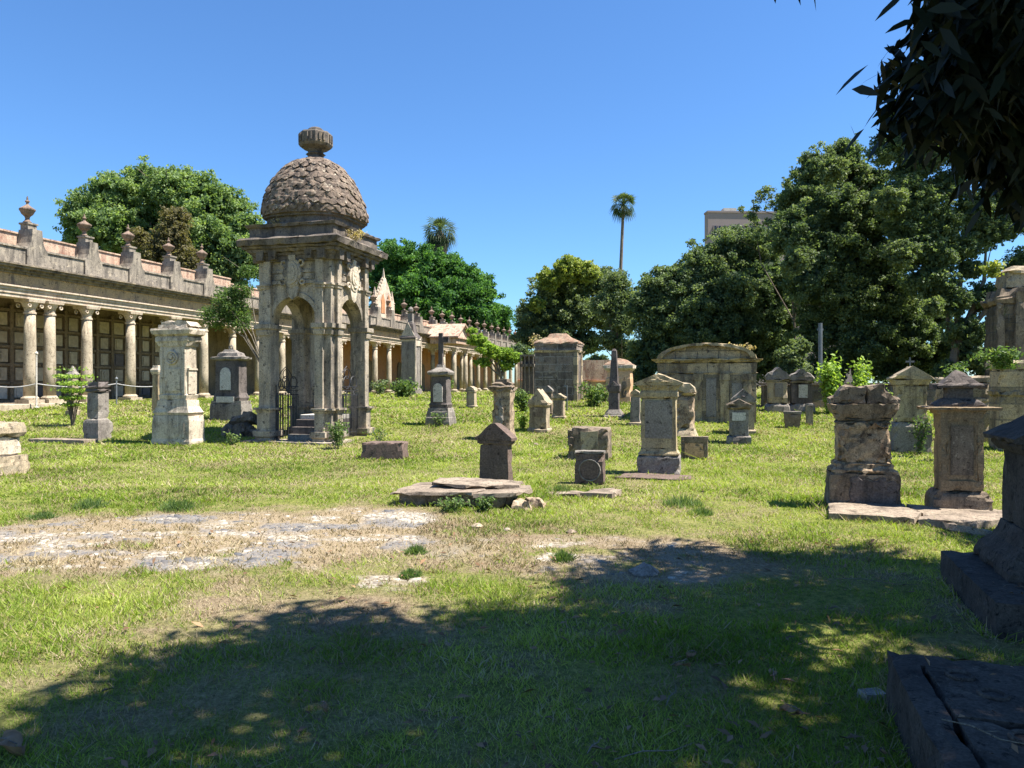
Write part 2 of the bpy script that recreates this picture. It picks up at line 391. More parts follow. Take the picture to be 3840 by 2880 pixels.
    if aed:
        x = tY(aed); z0 = zp+1.1
        for s in (-1, 0, 1): pass
        b = MB(); b.box(x-1.55, x+1.55, .1, .5, zp, z0)
        b.prism([(x-1.45, z0), (x+1.45, z0), (x+1.45, z0+.9), (x+1.0, z0+1.3), (x+.55, z0+2.1), (x, z0+2.75), (x-.55, z0+2.1), (x-1.0, z0+1.3), (x-1.45, z0+.9)], .12, .48)
        g = b.build('gothic_gable', M['gothic'], e, rough=.03, cut=.3)
        for dx in (-.5, .5):
            b2 = MB(); b2.prism([(x+dx-.3, z0), (x+dx+.3, z0), (x+dx+.3, z0+.95), (x+dx, z0+1.5), (x+dx-.3, z0+.95)], .07, .125)
            b2.build('lancet_window', M['orange'], g)
        b = MB()
        for px_, hh in ((-1.5, 1.9), (1.5, 1.9)):
            b.sq([(z0-.2, .16, .16), (z0+.9, .16, .16), (z0+.95, .2, .2), (z0+1.0, .14, .14), (z0+hh, .02, .02)], x+px_, .3)
        b.sq([(z0+2.6, .1, .1), (z0+3.5, .015, .015)], x, .3)
        for k in range(1, 7):
            f = k/7; 
            for s in (-1, 1): b.sq([(z0+.95+1.75*f, .07, .07), (z0+1.12+1.75*f, .1, .1), (z0+1.32+1.75*f, .01, .01)], x+s*1.4*(1-f), .3)
        b.build('pinnacle', M['entab'], g)
    excl(ox+.2706*L/2-.9627*1.5, oy+.9627*L/2+.2706*1.5, L/2, 2.1, UANG)
    return e
colonnade('long ochre burial-niche colonnade on the left, in front of the big left tree', 22.5, 38.9,
          [22.9, 25.2, 27.3, 29.75, 31.95, 34.3, 36.5], niches=True, proud=28.0)
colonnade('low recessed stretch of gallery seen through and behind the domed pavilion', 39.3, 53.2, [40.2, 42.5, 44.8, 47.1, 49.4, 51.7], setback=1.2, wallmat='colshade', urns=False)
UR = [54.6, 56.9, 59.9, 62.3, 65.6, 68.1, 70.6, 73.0, 75.5, 77.9, 80.3, 82.9, 85.2, 87.6, 90, 92.4, 94.8]
colonnade('far peach colonnade with gabled porch receding between the domed pavilion and the tile-roofed block house', 53.4, 96, UR, wallmat='orange', porch=65.2, aed=56.6)
# rope barrier before the niches
e = empty('rope_barrier', (WX(60, 26.6), 26.6, .75), 0, 'sagging pale rope strung on thin posts along the niche colonnade', 'rope barrier')
ox, oy = e.location.x, e.location.y
pts = [(WX(-60, 26), 26), (WX(137, 26.6), 26.6), (WX(437, 28.4), 28.4), (WX(640, 31.5), 31.5)]
for i, (x, y) in enumerate(pts):
    b = MB(); h = 1.9 if i == 1 else 1.0
    b.lathe([(0, .09), (.03, .09), (.04, .028), (h, .028), (h+.02, .05), (h+.06, .06), (h+.11, .02), (h+.14, .0)], 8, x-ox, y-oy); b.build('post', M['white' if i == 1 else 'post'], e)
for (x0, y0), (x1, y1) in zip(pts, pts[1:]):
    b = MB(); b.tube([(x0+(x1-x0)*t-ox, y0+(y1-y0)*t-oy, .86-.5*t*(1-t)) for t in np.linspace(0, 1, 10)], .02, 5); b.build('rope', M['rope'], e)

# ------------------------------------------------------------------ domed pavilion
PC = (WX(1186, 19.5), 19.45); PZ = .08
pav = empty('domed_pavilion', (PC[0], PC[1], PZ), YAW, 'tall grey stone pavilion with arched openings and scale-carved dome topped by a fluted drum', 'pavilion')
def rotz(p, k):
    x, y, z = p
    for _ in range(k): x, y = -y, x
    return (x, y, z)
class RB(MB):
    pass
def four(fn, name, mat, kw, sub=None):
    out = []
    for k in range(4):
        b = MB(); fn(b, k); b.v = [rotz(p, k) for p in b.v]; out.append(b.build(name, M[mat], pav, **kw))
    return out
HW = 1.0; AR = .61; SPR = 3.06
def wall_f(b, k):
    arc = [(AR*math.cos(a), SPR+AR*1.05*math.sin(a)) for a in np.linspace(0, math.pi, 17)]
    pts = [(-.8, .12), (-AR, .12)]+arc[::-1]+[(AR, .12), (.8, .12), (.8, 4.6), (-.8, 4.6)]
    # split to two convex-ish halves to keep faces clean
    for s in (-1, 1):
        h = [(s*x, z) for x, z in [(AR, .12), (.8, .12), (.8, 4.6), (0, 4.6), (0, SPR+AR*1.05)]+[(AR*math.cos(a), SPR+AR*1.05*math.sin(a)) for a in np.linspace(math.pi/2, 0, 10)[1:-1]]+[(AR, SPR)]]
        b.prism(h, -1.0, -.74)
walls = four(wall_f, 'arched_wall', 'pav', dict(rough=.008, cut=.2, chip=.01))
def arch_f(b, k):
    n = 14
    for i in range(n):
        a0, a1 = math.pi*i/n, math.pi*(i+1)/n
        ps = [(r*math.cos(a), SPR+r*1.05*math.sin(a)) for r, a in ((AR+.01, a0), (AR+.12, a0), (AR+.12, a1), (AR+.01, a1))]
        b.prism(ps, -1.035, -.98)
four(arch_f, 'arch_moulding', 'pav', dict(rough=.004, cut=.2))
def pier_f(b, k):
    # corner pier with two set-forward pilasters: steps seen at each corner
    b.box(.76, 1.02, -1.02, -.76, .1, 4.6)
    b.box(.62, .84, -1.11, -.9, .1, 4.6)
    b.box(.9, 1.11, -.84, -.62, .1, 4.6)
    b.box(.63, .70, -1.04, -.8, .1, 3.0)
    b.box(.8, 1.04, -.70, -.63, .1, 3.0)
piers = four(pier_f, 'corner_pier', 'pav', dict(rough=.006, cut=.22, chip=.012))
def mould(b, z0, z1, o, fl=0):
    for (x0, x1, y0, y1) in ((.76, 1.02, -1.02, -.76), (.66, .86, -1.11, -.78), (.78, 1.11, -.86, -.66)):
        cx, cy, hx, hy = (x0+x1)/2, (y0+y1)/2, (x1-x0)/2, (y1-y0)/2
        zz = (z1-z0)
        b.sq([(z0, hx+o*.4, hy+o*.4), (z0+zz*.35, hx+o*.6, hy+o*.6), (z0+zz*.5, hx+o*.5, hy+o*.5), (z0+zz*.6, hx+o, hy+o), (z1, hx+o, hy+o)], cx, cy)
def ped_f(b, k):
    for (x0, x1, y0, y1) in ((.76, 1.02, -1.02, -.76), (.66, .86, -1.11, -.78), (.78, 1.11, -.86, -.66)):
        b.box(x0-.03, x1+.03, y0-.03, y1+.03, .1, .86)
    mould(b, .0, .34, .11); mould(b, .8, .92, .1)
four(ped_f, 'pedestal', 'pav', dict(rough=.006, cut=.22, chip=.01))
def imp_f(b, k): mould(b, 2.74, 3.02, .09)
four(imp_f, 'impost', 'pav', dict(rough=.004, cut=.2, chip=.008))
def cap_f(b, k): mould(b, 3.9, 4.02, .05)
four(cap_f, 'pier_band', 'pav', dict(rough=.004, cut=.2, chip=.008))
b = MB(); b.box(-1.35, 1.35, -1.35, 1.35, -.3, .1); b.build('plinth', M['pav'], pav, rough=.02, cut=.25, chip=.02)
b = MB()
for s, z0, z1 in ((1.08, 4.58, 4.72), (1.13, 4.72, 4.8), (1.22, 4.8, 4.88), (1.30, 4.88, 4.95), (1.39, 4.95, 5.1)):
    b.sq([(z0, s, s), (z1, s+.03, s+.03)])
b.sq([(5.1, 1.41, 1.41), (5.16, 1.34, 1.34)])
for k in range(4):
    c = MB()
    for x in (-.86, -.5, .5, .86): c.prism([(x-.09, 4.6), (x+.09, 4.6), (x+.12, 4.86), (x-.12, 4.86)], -1.24, -1.0)
    b.add([rotz(p, k) for p in c.v], c.f)
b.build('cornice', M['pavdark'], pav, rough=.01, cut=.2, chip=.03)
b = MB(); b.sq([(5.14, 1.2, 1.2), (5.42, 1.18, 1.18), (5.42, 1.25, 1.25), (5.5, 1.28, 1.28), (5.54, 1.1, 1.1)])
b.lathe([(5.5, 1.1), (5.7, 1.07), (5.72, 1.14), (5.80, 1.13), (5.84, 1.04)], 24, 0, 0, 3.4)
b.build('attic', M['pavdark'], pav, rough=.012, cut=.18, chip=.03)
# entablature lines
def ent_f(b, k):
    b.box(-.62, .62, -1.05, -.98, 4.02, 4.1); b.box(-.62, .62, -1.04, -.98, 4.30, 4.36)
    b.box(-.55, -.2, -1.03, -.99, 4.14, 4.27); b.box(.2, .55, -1.03, -.99, 4.14, 4.27)
four(ent_f, 'entablature_band', 'pav', dict(rough=.004, cut=.2))
def cart_f(b, k):
    n = 20
    for (rx, rz, y) in ((.25, .37, -1.14), (.19, .29, -1.17)):
        b.prism([(rx*math.cos(2*math.pi*i/n)*(1+.08*math.cos(6*math.pi*2*i/n)*(rx > .2)), 4.28+rz*math.sin(2*math.pi*i/n)) for i in range(n)], y, -1.0)
    b.prism([(.11*math.cos(2*math.pi*i/n), 4.28+.19*math.sin(2*math.pi*i/n)) for i in range(n)], -1.185, -1.1)
    b.prism([(-.12, 3.7), (0, 3.62), (.12, 3.7), (.19, 4.0), (-.19, 4.0)], -1.12, -1.0)
    for s in (-1, 1):
        b.torus((s*.24, -1.1, 4.52), .07, .035, 'y'); b.torus((s*.27, -1.1, 4.05), .06, .03, 'y')
    b.box(-.1, .1, -1.15, -1.0, 4.58, 4.72)
carts = four(cart_f, 'cartouche', 'pav', dict(rough=.012, cut=.08, chip=.02))
carts[1].data.materials[0] = M['pale']
# dome: squarish plan with rows of leaf-shaped scales
_DP = [(0, 1.0), (.12, 1.0), (.24, .97), (.4, .91), (.55, .83), (.7, .725), (.85, .57), (.93, .46), (1, .28)]
def dprof(t):   # t 0..1 from base to top
    t = min(1, max(0, t)); return (5.78+1.60*t, 1.215*float(np.interp(t, [p[0] for p in _DP], [p[1] for p in _DP])))
DEX = 2.9
def dpos(ang, t, lift=0):
    z, r = dprof(t); c, q = math.cos(ang), math.sin(ang); m = (abs(c)**DEX+abs(q)**DEX)**(-1/DEX)
    return Vector(((r*m+lift)*c, (r*m+lift)*q, z+lift*.4))
b = MB(); b.lathe([dprof(t) for t in np.linspace(0, 1, 18)], 40, 0, 0, DEX)
rnd = random.Random(11)
rows = 19
for i in range(rows):
    t0 = .005+i*.0505; n = max(8, int(31*dprof(t0)[1]/1.14))
    for j in range(n):
        a = 2*math.pi*(j+.5*(i % 2))/n+rnd.uniform(-.03, .03); da = 2*math.pi/n*.64; tt = t0+.09; l0 = rnd.uniform(.01, .065); t0 = t0+rnd.uniform(-.012, .012); da *= rnd.uniform(.8, 1.12); a += rnd.uniform(-.04, .04)
        rows_ = []
        # tip (low, lifted) up to root
        P = [dpos(a, t0-.02, l0), dpos(a-da*.55, t0+.016, l0*.7), dpos(a+da*.55, t0+.016, l0*.7), dpos(a-da, t0+.065, .03), dpos(a+da, t0+.065, .03), dpos(a, t0+.05, l0*.95), dpos(a-da*.8, min(tt, 1), .005), dpos(a+da*.8, min(tt, 1), .005), dpos(a, min(tt, 1), .03),
             dpos(a, t0+.0, .0), dpos(a-da*.55, t0+.03, 0), dpos(a+da*.55, t0+.03, 0)]
        b.add(P, [(0, 2, 5), (0, 5, 1), (1, 5, 3), (2, 4, 5), (3, 5, 8, 6), (5, 4, 7, 8), (0, 1, 10, 9), (2, 0, 9, 11), (1, 3, 10), (4, 2, 11)])
b.build('dome', M['dome'], pav, rough=.03, cut=.12, chip=.02, seed=2)
b = MB(); b.lathe([(7.34, .33), (7.40, .33), (7.44, .22), (7.50, .20), (7.55, .26), (7.60, .19), (7.66, .24), (7.73, .40), (7.79, .44), (8.05, .44), (8.09, .42), (8.12, .30), (8.16, .22), (8.20, .21), (8.25, .13), (8.28, .03)], 8, 0, 0, 2, math.pi/8+.12)
for k in range(24):
    a = 2*math.pi*(k+.5)/24+.12; rr_ = .44*math.cos(math.pi/8)/math.cos(((a-.12) % (math.pi/4))-math.pi/8); c = MB(); c.box(rr_-.02, rr_+.025, -.022, .022, 7.83, 8.03)
    b.add([(x*math.cos(a)-y*math.sin(a), x*math.sin(a)+y*math.cos(a), z) for x, y, z in c.v], c.f)
b.build('finial', M['pavdark'], pav, rough=.006, cut=.2)
# gates and altar steps inside
def gate_f(b, k):
    if k == 0: return
def gate(k, x0, x1):
    b = MB(); n = max(3, int((x1-x0)/.075))
    for i in range(n+1):
        x = x0+(x1-x0)*i/n; b.tube([(x, -.9, .12), (x, -.9, 1.25)], .011, 5)
    for z in (.25, 1.22, 1.34, 1.44): b.box(x0, x1, -.91, -.89, z, z+.02)
    cx = (x0+x1)/2; w = (x1-x0)/2
    for sx in (-.62, 0, .62):
        b.torus((cx+sx*w, -.9, 1.56), w*.27, .013, 'y', 14, 5); b.torus((cx+sx*w, -.9, 1.28), .035, .01, 'y', 10, 4)
    b.torus((cx, -.9, 1.78), w*.2, .012, 'y', 12, 5); b.tube([(cx-w*.6, -.9, 1.66), (cx-w*.3, -.9, 1.86), (cx, -.9, 1.98), (cx+w*.3, -.9, 1.86), (cx+w*.6, -.9, 1.66)], .012, 5)
    b.v = [rotz(p, k) for p in b.v]; b.build('iron_gate', M['iron'], pav)
for k in (1, 2, 3): gate(k, -AR, AR)
b = MB(); b.tube([(-AR+.02, -.9, .1), (-AR+.02, -.9, 1.5)], .014, 5)
for i in range(6): b.tube([(-AR+.03+.02*i, -.86+.09*i, .12), (-AR+.03+.02*i, -.86+.09*i, 1.3)], .011, 5)
for sx in (0.1, .35): b.torus((-AR+.08, -.86+sx, 1.5), .13, .013, 'x', 14, 5)
b.build('open_gate_leaf', M['iron'], pav)
for i, (h, mm) in enumerate(((.14, 'greyd'), (.32, 'dark'), (.5, 'dark'), (.62, 'white'))):
    b = MB(); b.box(-.35, .7, -.78+.2*i, .74, .1+(0 if i == 0 else (.14, .32, .5)[i-1]), .1+h); b.build('step', M[mm], pav, bevel=.01)
excl(PC[0], PC[1], 1.3, 1.3)
# ------------------------------------------------------------------ monuments placed by their footprint
_sd = [0]
def mon(name, label, cat, px, py, parts, r=1.0, yaw=YAW, rough=.007, chip=.018, cut=None, zoff=0, group=None, tilt=0, Y=None, kind=None):
    pxm = (px[0]+px[1])/2; phi = math.atan((pxm-1920)/FPX); al = -yaw; be = phi-al
    if Y is None: Yc = GP(pxm, py[1])[1]
    else: Yc = Y
    A = (px[1]-px[0])/FPX
    for _ in range(4):
        w = A*(Yc+.25)*math.cos(phi)/(abs(math.cos(be))+r*abs(math.sin(be))); d = r*w
    cy = Yc+(w*abs(math.sin(al))+d*math.cos(al))/2; cx = WX(pxm, cy)
    z0 = CAMZ-(py[1]-1440)/FPX*Yc if Y is not None else gz(cx, Yc)
    h = WZ(py[0], cy)-z0
    e = empty(name, (cx, cy, z0), yaw, label, cat, group)
    if tilt: e.rotation_euler.y = tilt
    hw, hd = w/2, d/2; _sd[0] += 1
    cut_ = cut or max(.06, Yc*.007)
    first = True
    PP = []
    for pn, mk, prims, *opt in parts:
        if pn in ('pilaster', 'post', 'panel', 'niche', 'block_patch', 'corner_pier', 'side_pilaster') and len(prims) > 1:
            if pn == 'pilaster':
                k_ = len(prims)//2; PP += [(pn, mk, [prims[i], prims[i+k_]], *opt) for i in range(k_)]
            else: PP += [(pn, mk, [q], *opt) for q in prims]
        else: PP.append((pn, mk, prims, *opt))
    for pn, mk, prims, *opt in PP:
        opt = opt[0] if opt else {}
        b = MB()
        for p in prims:
            k = p[0]
            if k == 'r': 
                L = [(q[0]*h, q[1]*hw, (q[2] if len(q) > 2 else 1-(1-q[1])*min(1, 1/r) if r > .6 else q[1])*hd) for q in p[1]]
                if first and L[0][0] == 0: L = [(-.15, L[0][1], L[0][2])]+L
                b.sq(L)
            elif k == 'b': b.box(p[1]*hw, p[2]*hw, p[3]*hd, p[4]*hd, p[5]*h, p[6]*h)
            elif k == 'g':
                z0_, z1_, sx, sy = p[1:5]; ov = p[5] if len(p) > 5 else 0
                b.prism([(-sx*hw, z0_*h), (sx*hw, z0_*h), (sx*hw, (z0_+ov)*h), (0, z1_*h), (-sx*hw, (z0_+ov)*h)], -sy*hd, sy*hd)
            elif k == 'o': b.prism([(x*hw, z*h) for x, z in p[1]], p[2]*hd, p[3]*hd)
            elif k == 'l': b.lathe([(z*h, q*hw) for z, q in p[1]], p[2] if len(p) > 2 else 12, (p[3] if len(p) > 3 else 0)*hw)
            elif k == 'c': b.prism([(p[1]*hw+p[3]*hw*math.cos(2*math.pi*i/18), p[2]*h+p[3]*hw*math.sin(2*math.pi*i/18)) for i in range(18)], p[4]*hd, p[5]*hd)
            elif k == 'ring': b.torus((p[1]*hw, p[4]*hd, p[2]*h), p[3]*hw, p[5]*hw, 'y', 18, 5)
            elif k == 'arc':  # arched plaque: cx, z0, zspring, half width, y0, y1
                b.prism([(( p[1]-p[4])*hw, p[2]*h), ((p[1]+p[4])*hw, p[2]*h)]+[((p[1]+p[4]*math.cos(a))*hw, p[3]*h+p[4]*hw*1.15*math.sin(a)) for a in np.linspace(0, math.pi, 11)], p[5]*hd, p[6]*hd)
        ro = opt.get('rough', rough)
        b.build(pn, M[mk], e, rough=ro, cut=opt.get('cut', cut_), chip=opt.get('chip', chip), seed=_sd[0], smooth=opt.get('smooth', False))
        first = False
    excl(cx, cy, hw*.95, hd*.95, yaw)
    e['_'] = 0; del e['_']
    return e, (cx, cy, z0, w, d, h)
NR = dict(rough=0)
SM = dict(rough=.003, chip=0)
def gabled(shaft='tan', cap='tan', zs=.76, sw=.78, plaque=None, base=.16, extra=()):
    P = [('base', shaft, [('r', [(0, 1), (base*.7, 1), (base, .9)])]),
         ('shaft', shaft, [('r', [(base, sw), (zs, sw*.98)])]),
         ('cornice', cap, [('r', [(zs, sw*1.04), (zs+.05, 1.0), (zs+.08, 1.02)]), ('g', zs+.08, 1.0, 1.02, 1.02, .03)])]
    if plaque: P.append(('plaque', plaque, [('b', -sw*.72, sw*.72, -sw*1.03, -sw*.9, base+.06, zs-.06)], SM))
    return P+list(extra)

# left edge: broken chest tomb
mon('chest_tomb', 'broken pale chest tomb cut by the left picture edge', 'tomb', (-230, 122), (1585, 1800), [
    ('base_slab', 'tan', [('r', [(0, 1), (.18, 1), (.24, .97), (.36, .95)])]),
    ('block', 'pale', [('r', [(.36, .72), (.72, .74)]), ('b', -.8, .8, -.75, .8, .40, .66)]),
    ('lid', 'tan', [('r', [(.72, .86), (.8, .92), (1, .88)])])], r=1.2, chip=.06, rough=.02)
mon('slab_kerb', 'long thin pale kerb slab lying before the dark pedestal on the left lawn', 'slab', (100, 372), (1646, 1668), [
    ('slab', 'slab', [('r', [(0, 1), (1, .98)])])], r=.25)
mon('pedestal_monument', 'narrow dark stepped pedestal standing on the left lawn beside the yellow sapling', 'monument', (310, 426), (1432, 1655), [
    ('base', 'greyd', [('r', [(0, 1), (.04, 1), (.30, .98), (.35, .92), (.38, .8)])]),
    ('shaft', 'greyd', [('r', [(.38, .72), (.82, .70)])]),
    ('cap', 'dark', [('r', [(.82, .74), (.84, .84), (.87, .84), (.88, .76), (.91, .86), (.94, .86)]), ('r', [(.93, .7), (1, .68)])])], chip=.04)
mon('small_stele', 'small stele with pointed stone cap half hidden behind the yellow sapling', 'headstone', (244, 302), (1372, 1560), [
    ('shaft', 'tan', [('r', [(0, 1), (.1, 1), (.12, .75), (.78, .72)])]),
    ('cap', 'greyd', [('r', [(.78, 1.0), (.83, 1.0), (.88, .6), (1, .1)])])])
mon('small_stele', 'pale square stele with flat cap just left of the medallion monument', 'headstone', (566, 616), (1370, 1545), [
    ('shaft', 'ochre', [('r', [(0, .85), (.2, .85), (.8, .78)])]),
    ('cap', 'pale', [('r', [(.8, .85), (.86, 1.1), (.9, 1.12), (.95, .85), (1, .7)])])])
# medallion monument
mon('medallion_monument', 'tall pale monument with round medallion and broken top, left of the domed pavilion', 'monument', (566, 772), (1203, 1672), [
    ('base', 'pale', [('r', [(0, 1.02), (.03, 1.02), (.05, .97), (.19, .97), (.235, .92)]), ('b', -.72, .72, -1.0, -.9, .06, .18)]),
    ('base_moulding', 'pale', [('r', [(.235, .86), (.26, .95), (.28, .88), (.31, .80), (.36, .76)]), ('b', -.8, -.4, -.84, -.7, .25, .31), ('b', -.34, .3, -.84, -.7, .26, .30)]),
    ('shaft', 'pale', [('r', [(.36, .68), (.40, .76), (.41, .68), (.80, .66)]), ('b', -.40, .40, -.76, -.6, .43, .61), ('b', -.66, -.5, -.76, -.5, .41, .78), ('b', .5, .66, -.76, -.5, .41, .78), ('b', .6, .76, -.5, .5, .41, .60), ('b', .6, .80, -.55, .55, .60, .615)]),
    ('medallion', 'pale', [('c', -.02, .70, .25, -.76, -.6), ('ring', -.02, .70, .27, -.76, .05), ('ring', -.02, .70, .16, -.80, .045), ('c', -.02, .705, .09, -.92, -.7)], dict(rough=.004, chip=0)),
    ('cornice', 'pale', [('r', [(.79, .74), (.82, .80), (.83, .86), (.86, .88), (.87, .80), (.885, 1.0), (.92, 1.04), (.935, 1.0)])]),
    ('broken_crest', 'pale', [('r', [(.935, .8), (.965, .72)]), ('o', [(-.6, .96), (.95, .95), (.7, .99), (.25, 1.0), (.1, .985), (-.3, 1.0), (-.6, .985)], -.7, .7)])],
    r=.52, chip=.016, rough=.005)
mon('arched_plaque_monument', 'dark slate monument with arched white plaque behind the medallion monument', 'monument', (786, 948), (1290, 1580), [
    ('base', 'greyd', [('r', [(0, 1), (.12, 1), (.22, .98)]), ('b', -.95, .95, -.9, .9, .22, .26)]),
    ('shaft', 'dark', [('r', [(.26, .82), (.30, .86), (.36, .74), (.78, .72)]), ('b', .55, .78, -.8, -.5, .3, .7)]),
    ('panel', 'white', [('b', -.62, .5, -.92, -.8, .24, .315)], SM),
    ('plaque', 'white', [('arc', -.08, .40, .60, .34, -.80, -.70)], SM),
    ('cap', 'greyd', [('r', [(.78, .78), (.80, .98), (.83, 1.0), (.84, .7), (.88, .6), (.9, .4), (.93, .3)]), ('ring', 0, .955, .11, 0, .05)])], chip=.02, r=.5)
# rubble heap beside the pavilion
rr = random.Random(5)
x0, y0 = GP(890, 1640)
e = empty('rubble_heap', (x0, y0+.3, gz(0, y0)), 0, 'dark heap of fallen stones against the left side of the pavilion', 'rubble')
for i in range(12):
    s = rr.uniform(.12, .24); b = MB(); b.sq([(-s*.6, s*rr.uniform(.7, 1), s*rr.uniform(.7, 1)), (s*.5, s*rr.uniform(.5, .9), s*rr.uniform(.5, .9))])
    o = b.build('stone', M['brown'], e, rough=.05, cut=.1, chip=.05, seed=i, loc=(rr.uniform(-.38, .3), rr.uniform(-.1, .5), .08+.09*(i//2)*(.6 if i < 8 else .9))); o.rotation_euler = (rr.random(), rr.random(), rr.random()*3)
mon('fallen_block', 'low grey hewn block lying on the grass right of the pavilion', 'stone block', (1352, 1536), (1656, 1726), [
    ('block', 'gravel', [('r', [(0, 1.0), (.15, 1.0), (.9, .97), (1, .93)])])], r=.55, yaw=-.12, chip=.04, rough=.02)
# cross monument
mon('cross_monument', 'dark stepped monument with broken cross and arched white plaque, right of the pavilion', 'monument', (1595, 1712), (1249, 1600), [
    ('base', 'greyd', [('r', [(0, 1.02), (.09, 1.0), (.10, .94), (.15, .9), (.16, .86), (.195, .82)])]),
    ('shaft', 'dark', [('r', [(.195, .72), (.23, .76), (.25, .70), (.53, .62)])]),
    ('plaque', 'white', [('arc', -.04, .26, .40, .38, -.76, -.62)], SM),
    ('cap', 'greyd', [('r', [(.53, .64), (.55, .84), (.575, .9), (.585, .86), (.62, .45), (.63, .3), (.66, .26)])]),
    ('cross', 'dark', [('r', [(.66, .2, .2), (.68, .17, .17), (.84, .17, .17), (1, .16, .16)]), ('b', .10, .66, -.13, .13, .90, .955)], dict(rough=.002, chip=0))], chip=.02, r=.8)
# gothic spire tomb
mon('gothic_spire_tomb', 'grey gothic tomb with steep gabled spire roof in front of the far colonnade', 'tomb', (1498, 1584), (1150, 1480), [
    ('body', 'greyd', [('r', [(0, 1), (.06, 1), (.07, .86), (.62, .84)])]),
    ('gable', 'pale', [('o', [(-.85, .60), (.85, .60), (.85, .66), (0, .82), (-.85, .66)], -.9, -.78)]),
    ('side_gable', 'pale', [('b', .8, .98, -.9, -.7, .1, .66), ('b', .8, .98, .7, .9, .1, .66), ('b', .8, .95, -.9, .9, .55, .64), ('r', [(.62, 1.0), (.64, 1.0)])]),
    ('spire', 'dark', [('r', [(.62, 1.0), (.645, 1.02), (.70, .62), (.80, .42), (.82, .3)])]),
    ('finial', 'greyd', [('r', [(.80, .3), (.82, .34), (.83, .28), (.92, .28), (.93, .34)]), ('l', [(.93, .1), (.945, .3), (.97, .34), (.99, .2), (1, .03)], 8)])], chip=.02)
mon('small_stele', 'small round-topped stele on the lawn right of the cross monument', 'headstone', (1745, 1792), (1448, 1532), [
    ('shaft', 'tan', [('r', [(0, 1), (.12, 1), (.14, .85), (.72, .84)])]),
    ('cap', 'tan', [('r', [(.72, .95), (.8, 1)]), ('o', [(-1, .8), (1, .8), (.8, .93), (0, 1), (-.8, .93)], -1, 1)])])
# eroded brick monument
mon('eroded_brick_monument', 'eroded brick monument with crumbling ledged top behind the dark gabled headstone', 'monument', (1834, 1942), (1422, 1655), [
    ('shaft', 'eroded', [('r', [(0, .9), (.2, .86), (.4, .8), (.72, .78), (.8, .82)]), ('b', -.55, .25, -.9, -.7, .25, .66)]),
    ('broken_cap', 'brown', [('r', [(.8, .86), (.84, 1.04), (.88, 1.06), (.90, .8), (.93, .9), (.95, .6)]), ('b', -.5, .5, -.6, .5, .93, 1.0)]),
    ('crust_patch', 'greyd', [('o', [(-.5, .3), (.15, .26), (.3, .4), (.2, .62), (-.1, .68), (-.45, .6)], -.97, -.8)])], chip=.07, rough=.03)
# dark gabled headstone on broken slab
mon('dark_gabled_headstone', 'dark purple-brown headstone with triangular gable, alone on the centre lawn', 'headstone', (1782, 1938), (1583, 1818), [
    ('slab', 'gravel', [('r', [(0, .82), (.2, .81), (.63, .76)])]),
    ('cornice', 'gravel', [('r', [(.63, .80), (.66, .9), (.70, .9)])]),
    ('gable', 'gravel', [('o', [(-1, .70), (1, .70), (1.02, .75), (.12, .985), (-.12, .985), (-1.02, .75)], -1.05, 1.05), ('b', -.62, -.1, -1.1, -1.0, .78, .795)])],
    r=.34, yaw=-.42, chip=.012, rough=.006)
x0, y0 = GP(1745, 1905)
e = empty('broken_grave_slab', (x0, y0+.55, 0), -.2, 'heap of cracked grave slabs at the foot of the dark gabled headstone', 'grave slab')
b = MB(); b.prism([(-.8, 0), (.62, 0), (.64, .17), (-.8, .15)], -.5, .45); b.build('plinth', M['brown'], e, rough=.02, cut=.1, chip=.04, seed=3)
def slabpoly(par, nm, pts, z0, z1, mat, sl=0, seed=0, rough=.012):
    b = MB(); n = len(pts)
    b.rings([[(x, y, z0+sl*x) for x, y in pts], [(x*.99, y*.99, z1+sl*x) for x, y in pts]])
    return b.build(nm, M[mat], par, rough=rough, cut=.1, chip=.03, seed=seed)
slabpoly(e, 'slab_piece', [(-.90, -.62), (.2, -.56), (.42, -.1), (-.3, .42), (-.82, .38)], .155, .20, 'slab', .01, 1)
slabpoly(e, 'slab_piece', [(.22, -.58), (.78, -.5), (.92, -.1), (.8, .35), (.30, .3), (.1, -.05)], .13, .18, 'slab', .03, 2)
slabpoly(e, 'slab_piece', [(-.45, -.2), (.05, -.32), (.72, .0), (.7, .38), (-.1, .52), (-.5, .3)], .215, .26, 'slab', -.03, 4)
for i, (x, y) in enumerate([(.85, -.5), (.97, -.25)]):
    b = MB(); s = .11; b.sq([(-.02, s*1.3, s), (s, s*.9, s*.7)], x, y); b.build('rubble_stone', M['eroded'], e, rough=.05, cut=.06, chip=.03, seed=i)
excl(x0, y0+.5, .85, .5, -.2)
# gabled steles in the middle distance
mon('gabled_stele', 'pale gabled stele with dark inset panel in front of the block house', 'headstone', (1976, 2072), (1458, 1624),
    gabled('tan', 'tan', .58, .84, None, .1, [('panel', 'brown', [('b', -.5, .5, -.87, -.8, .36, .58)], SM)]), chip=.03)
mon('gabled_stele', 'small low-gabled stele just right of and behind the pale gabled stele', 'headstone', (2066, 2126), (1474, 1572),
    gabled('tan', 'tan', .74, .8, 'brown', .12), chip=.02)
mon('gabled_stele', 'dark little stele peeping out above the low-gabled stele before the block house', 'headstone', (2036, 2078), (1446, 1558),
    gabled('brown', 'greyd', .74, .84, None, .12))
mon('metal_post', 'thin grey hooked post standing beside the block house wall', 'post', (2118, 2134), (1444, 1545), [
    ('post', 'post', [('r', [(0, .3), (1, .3)]), ('b', -1.6, .3, -.2, .2, .95, 1.0)], NR)])
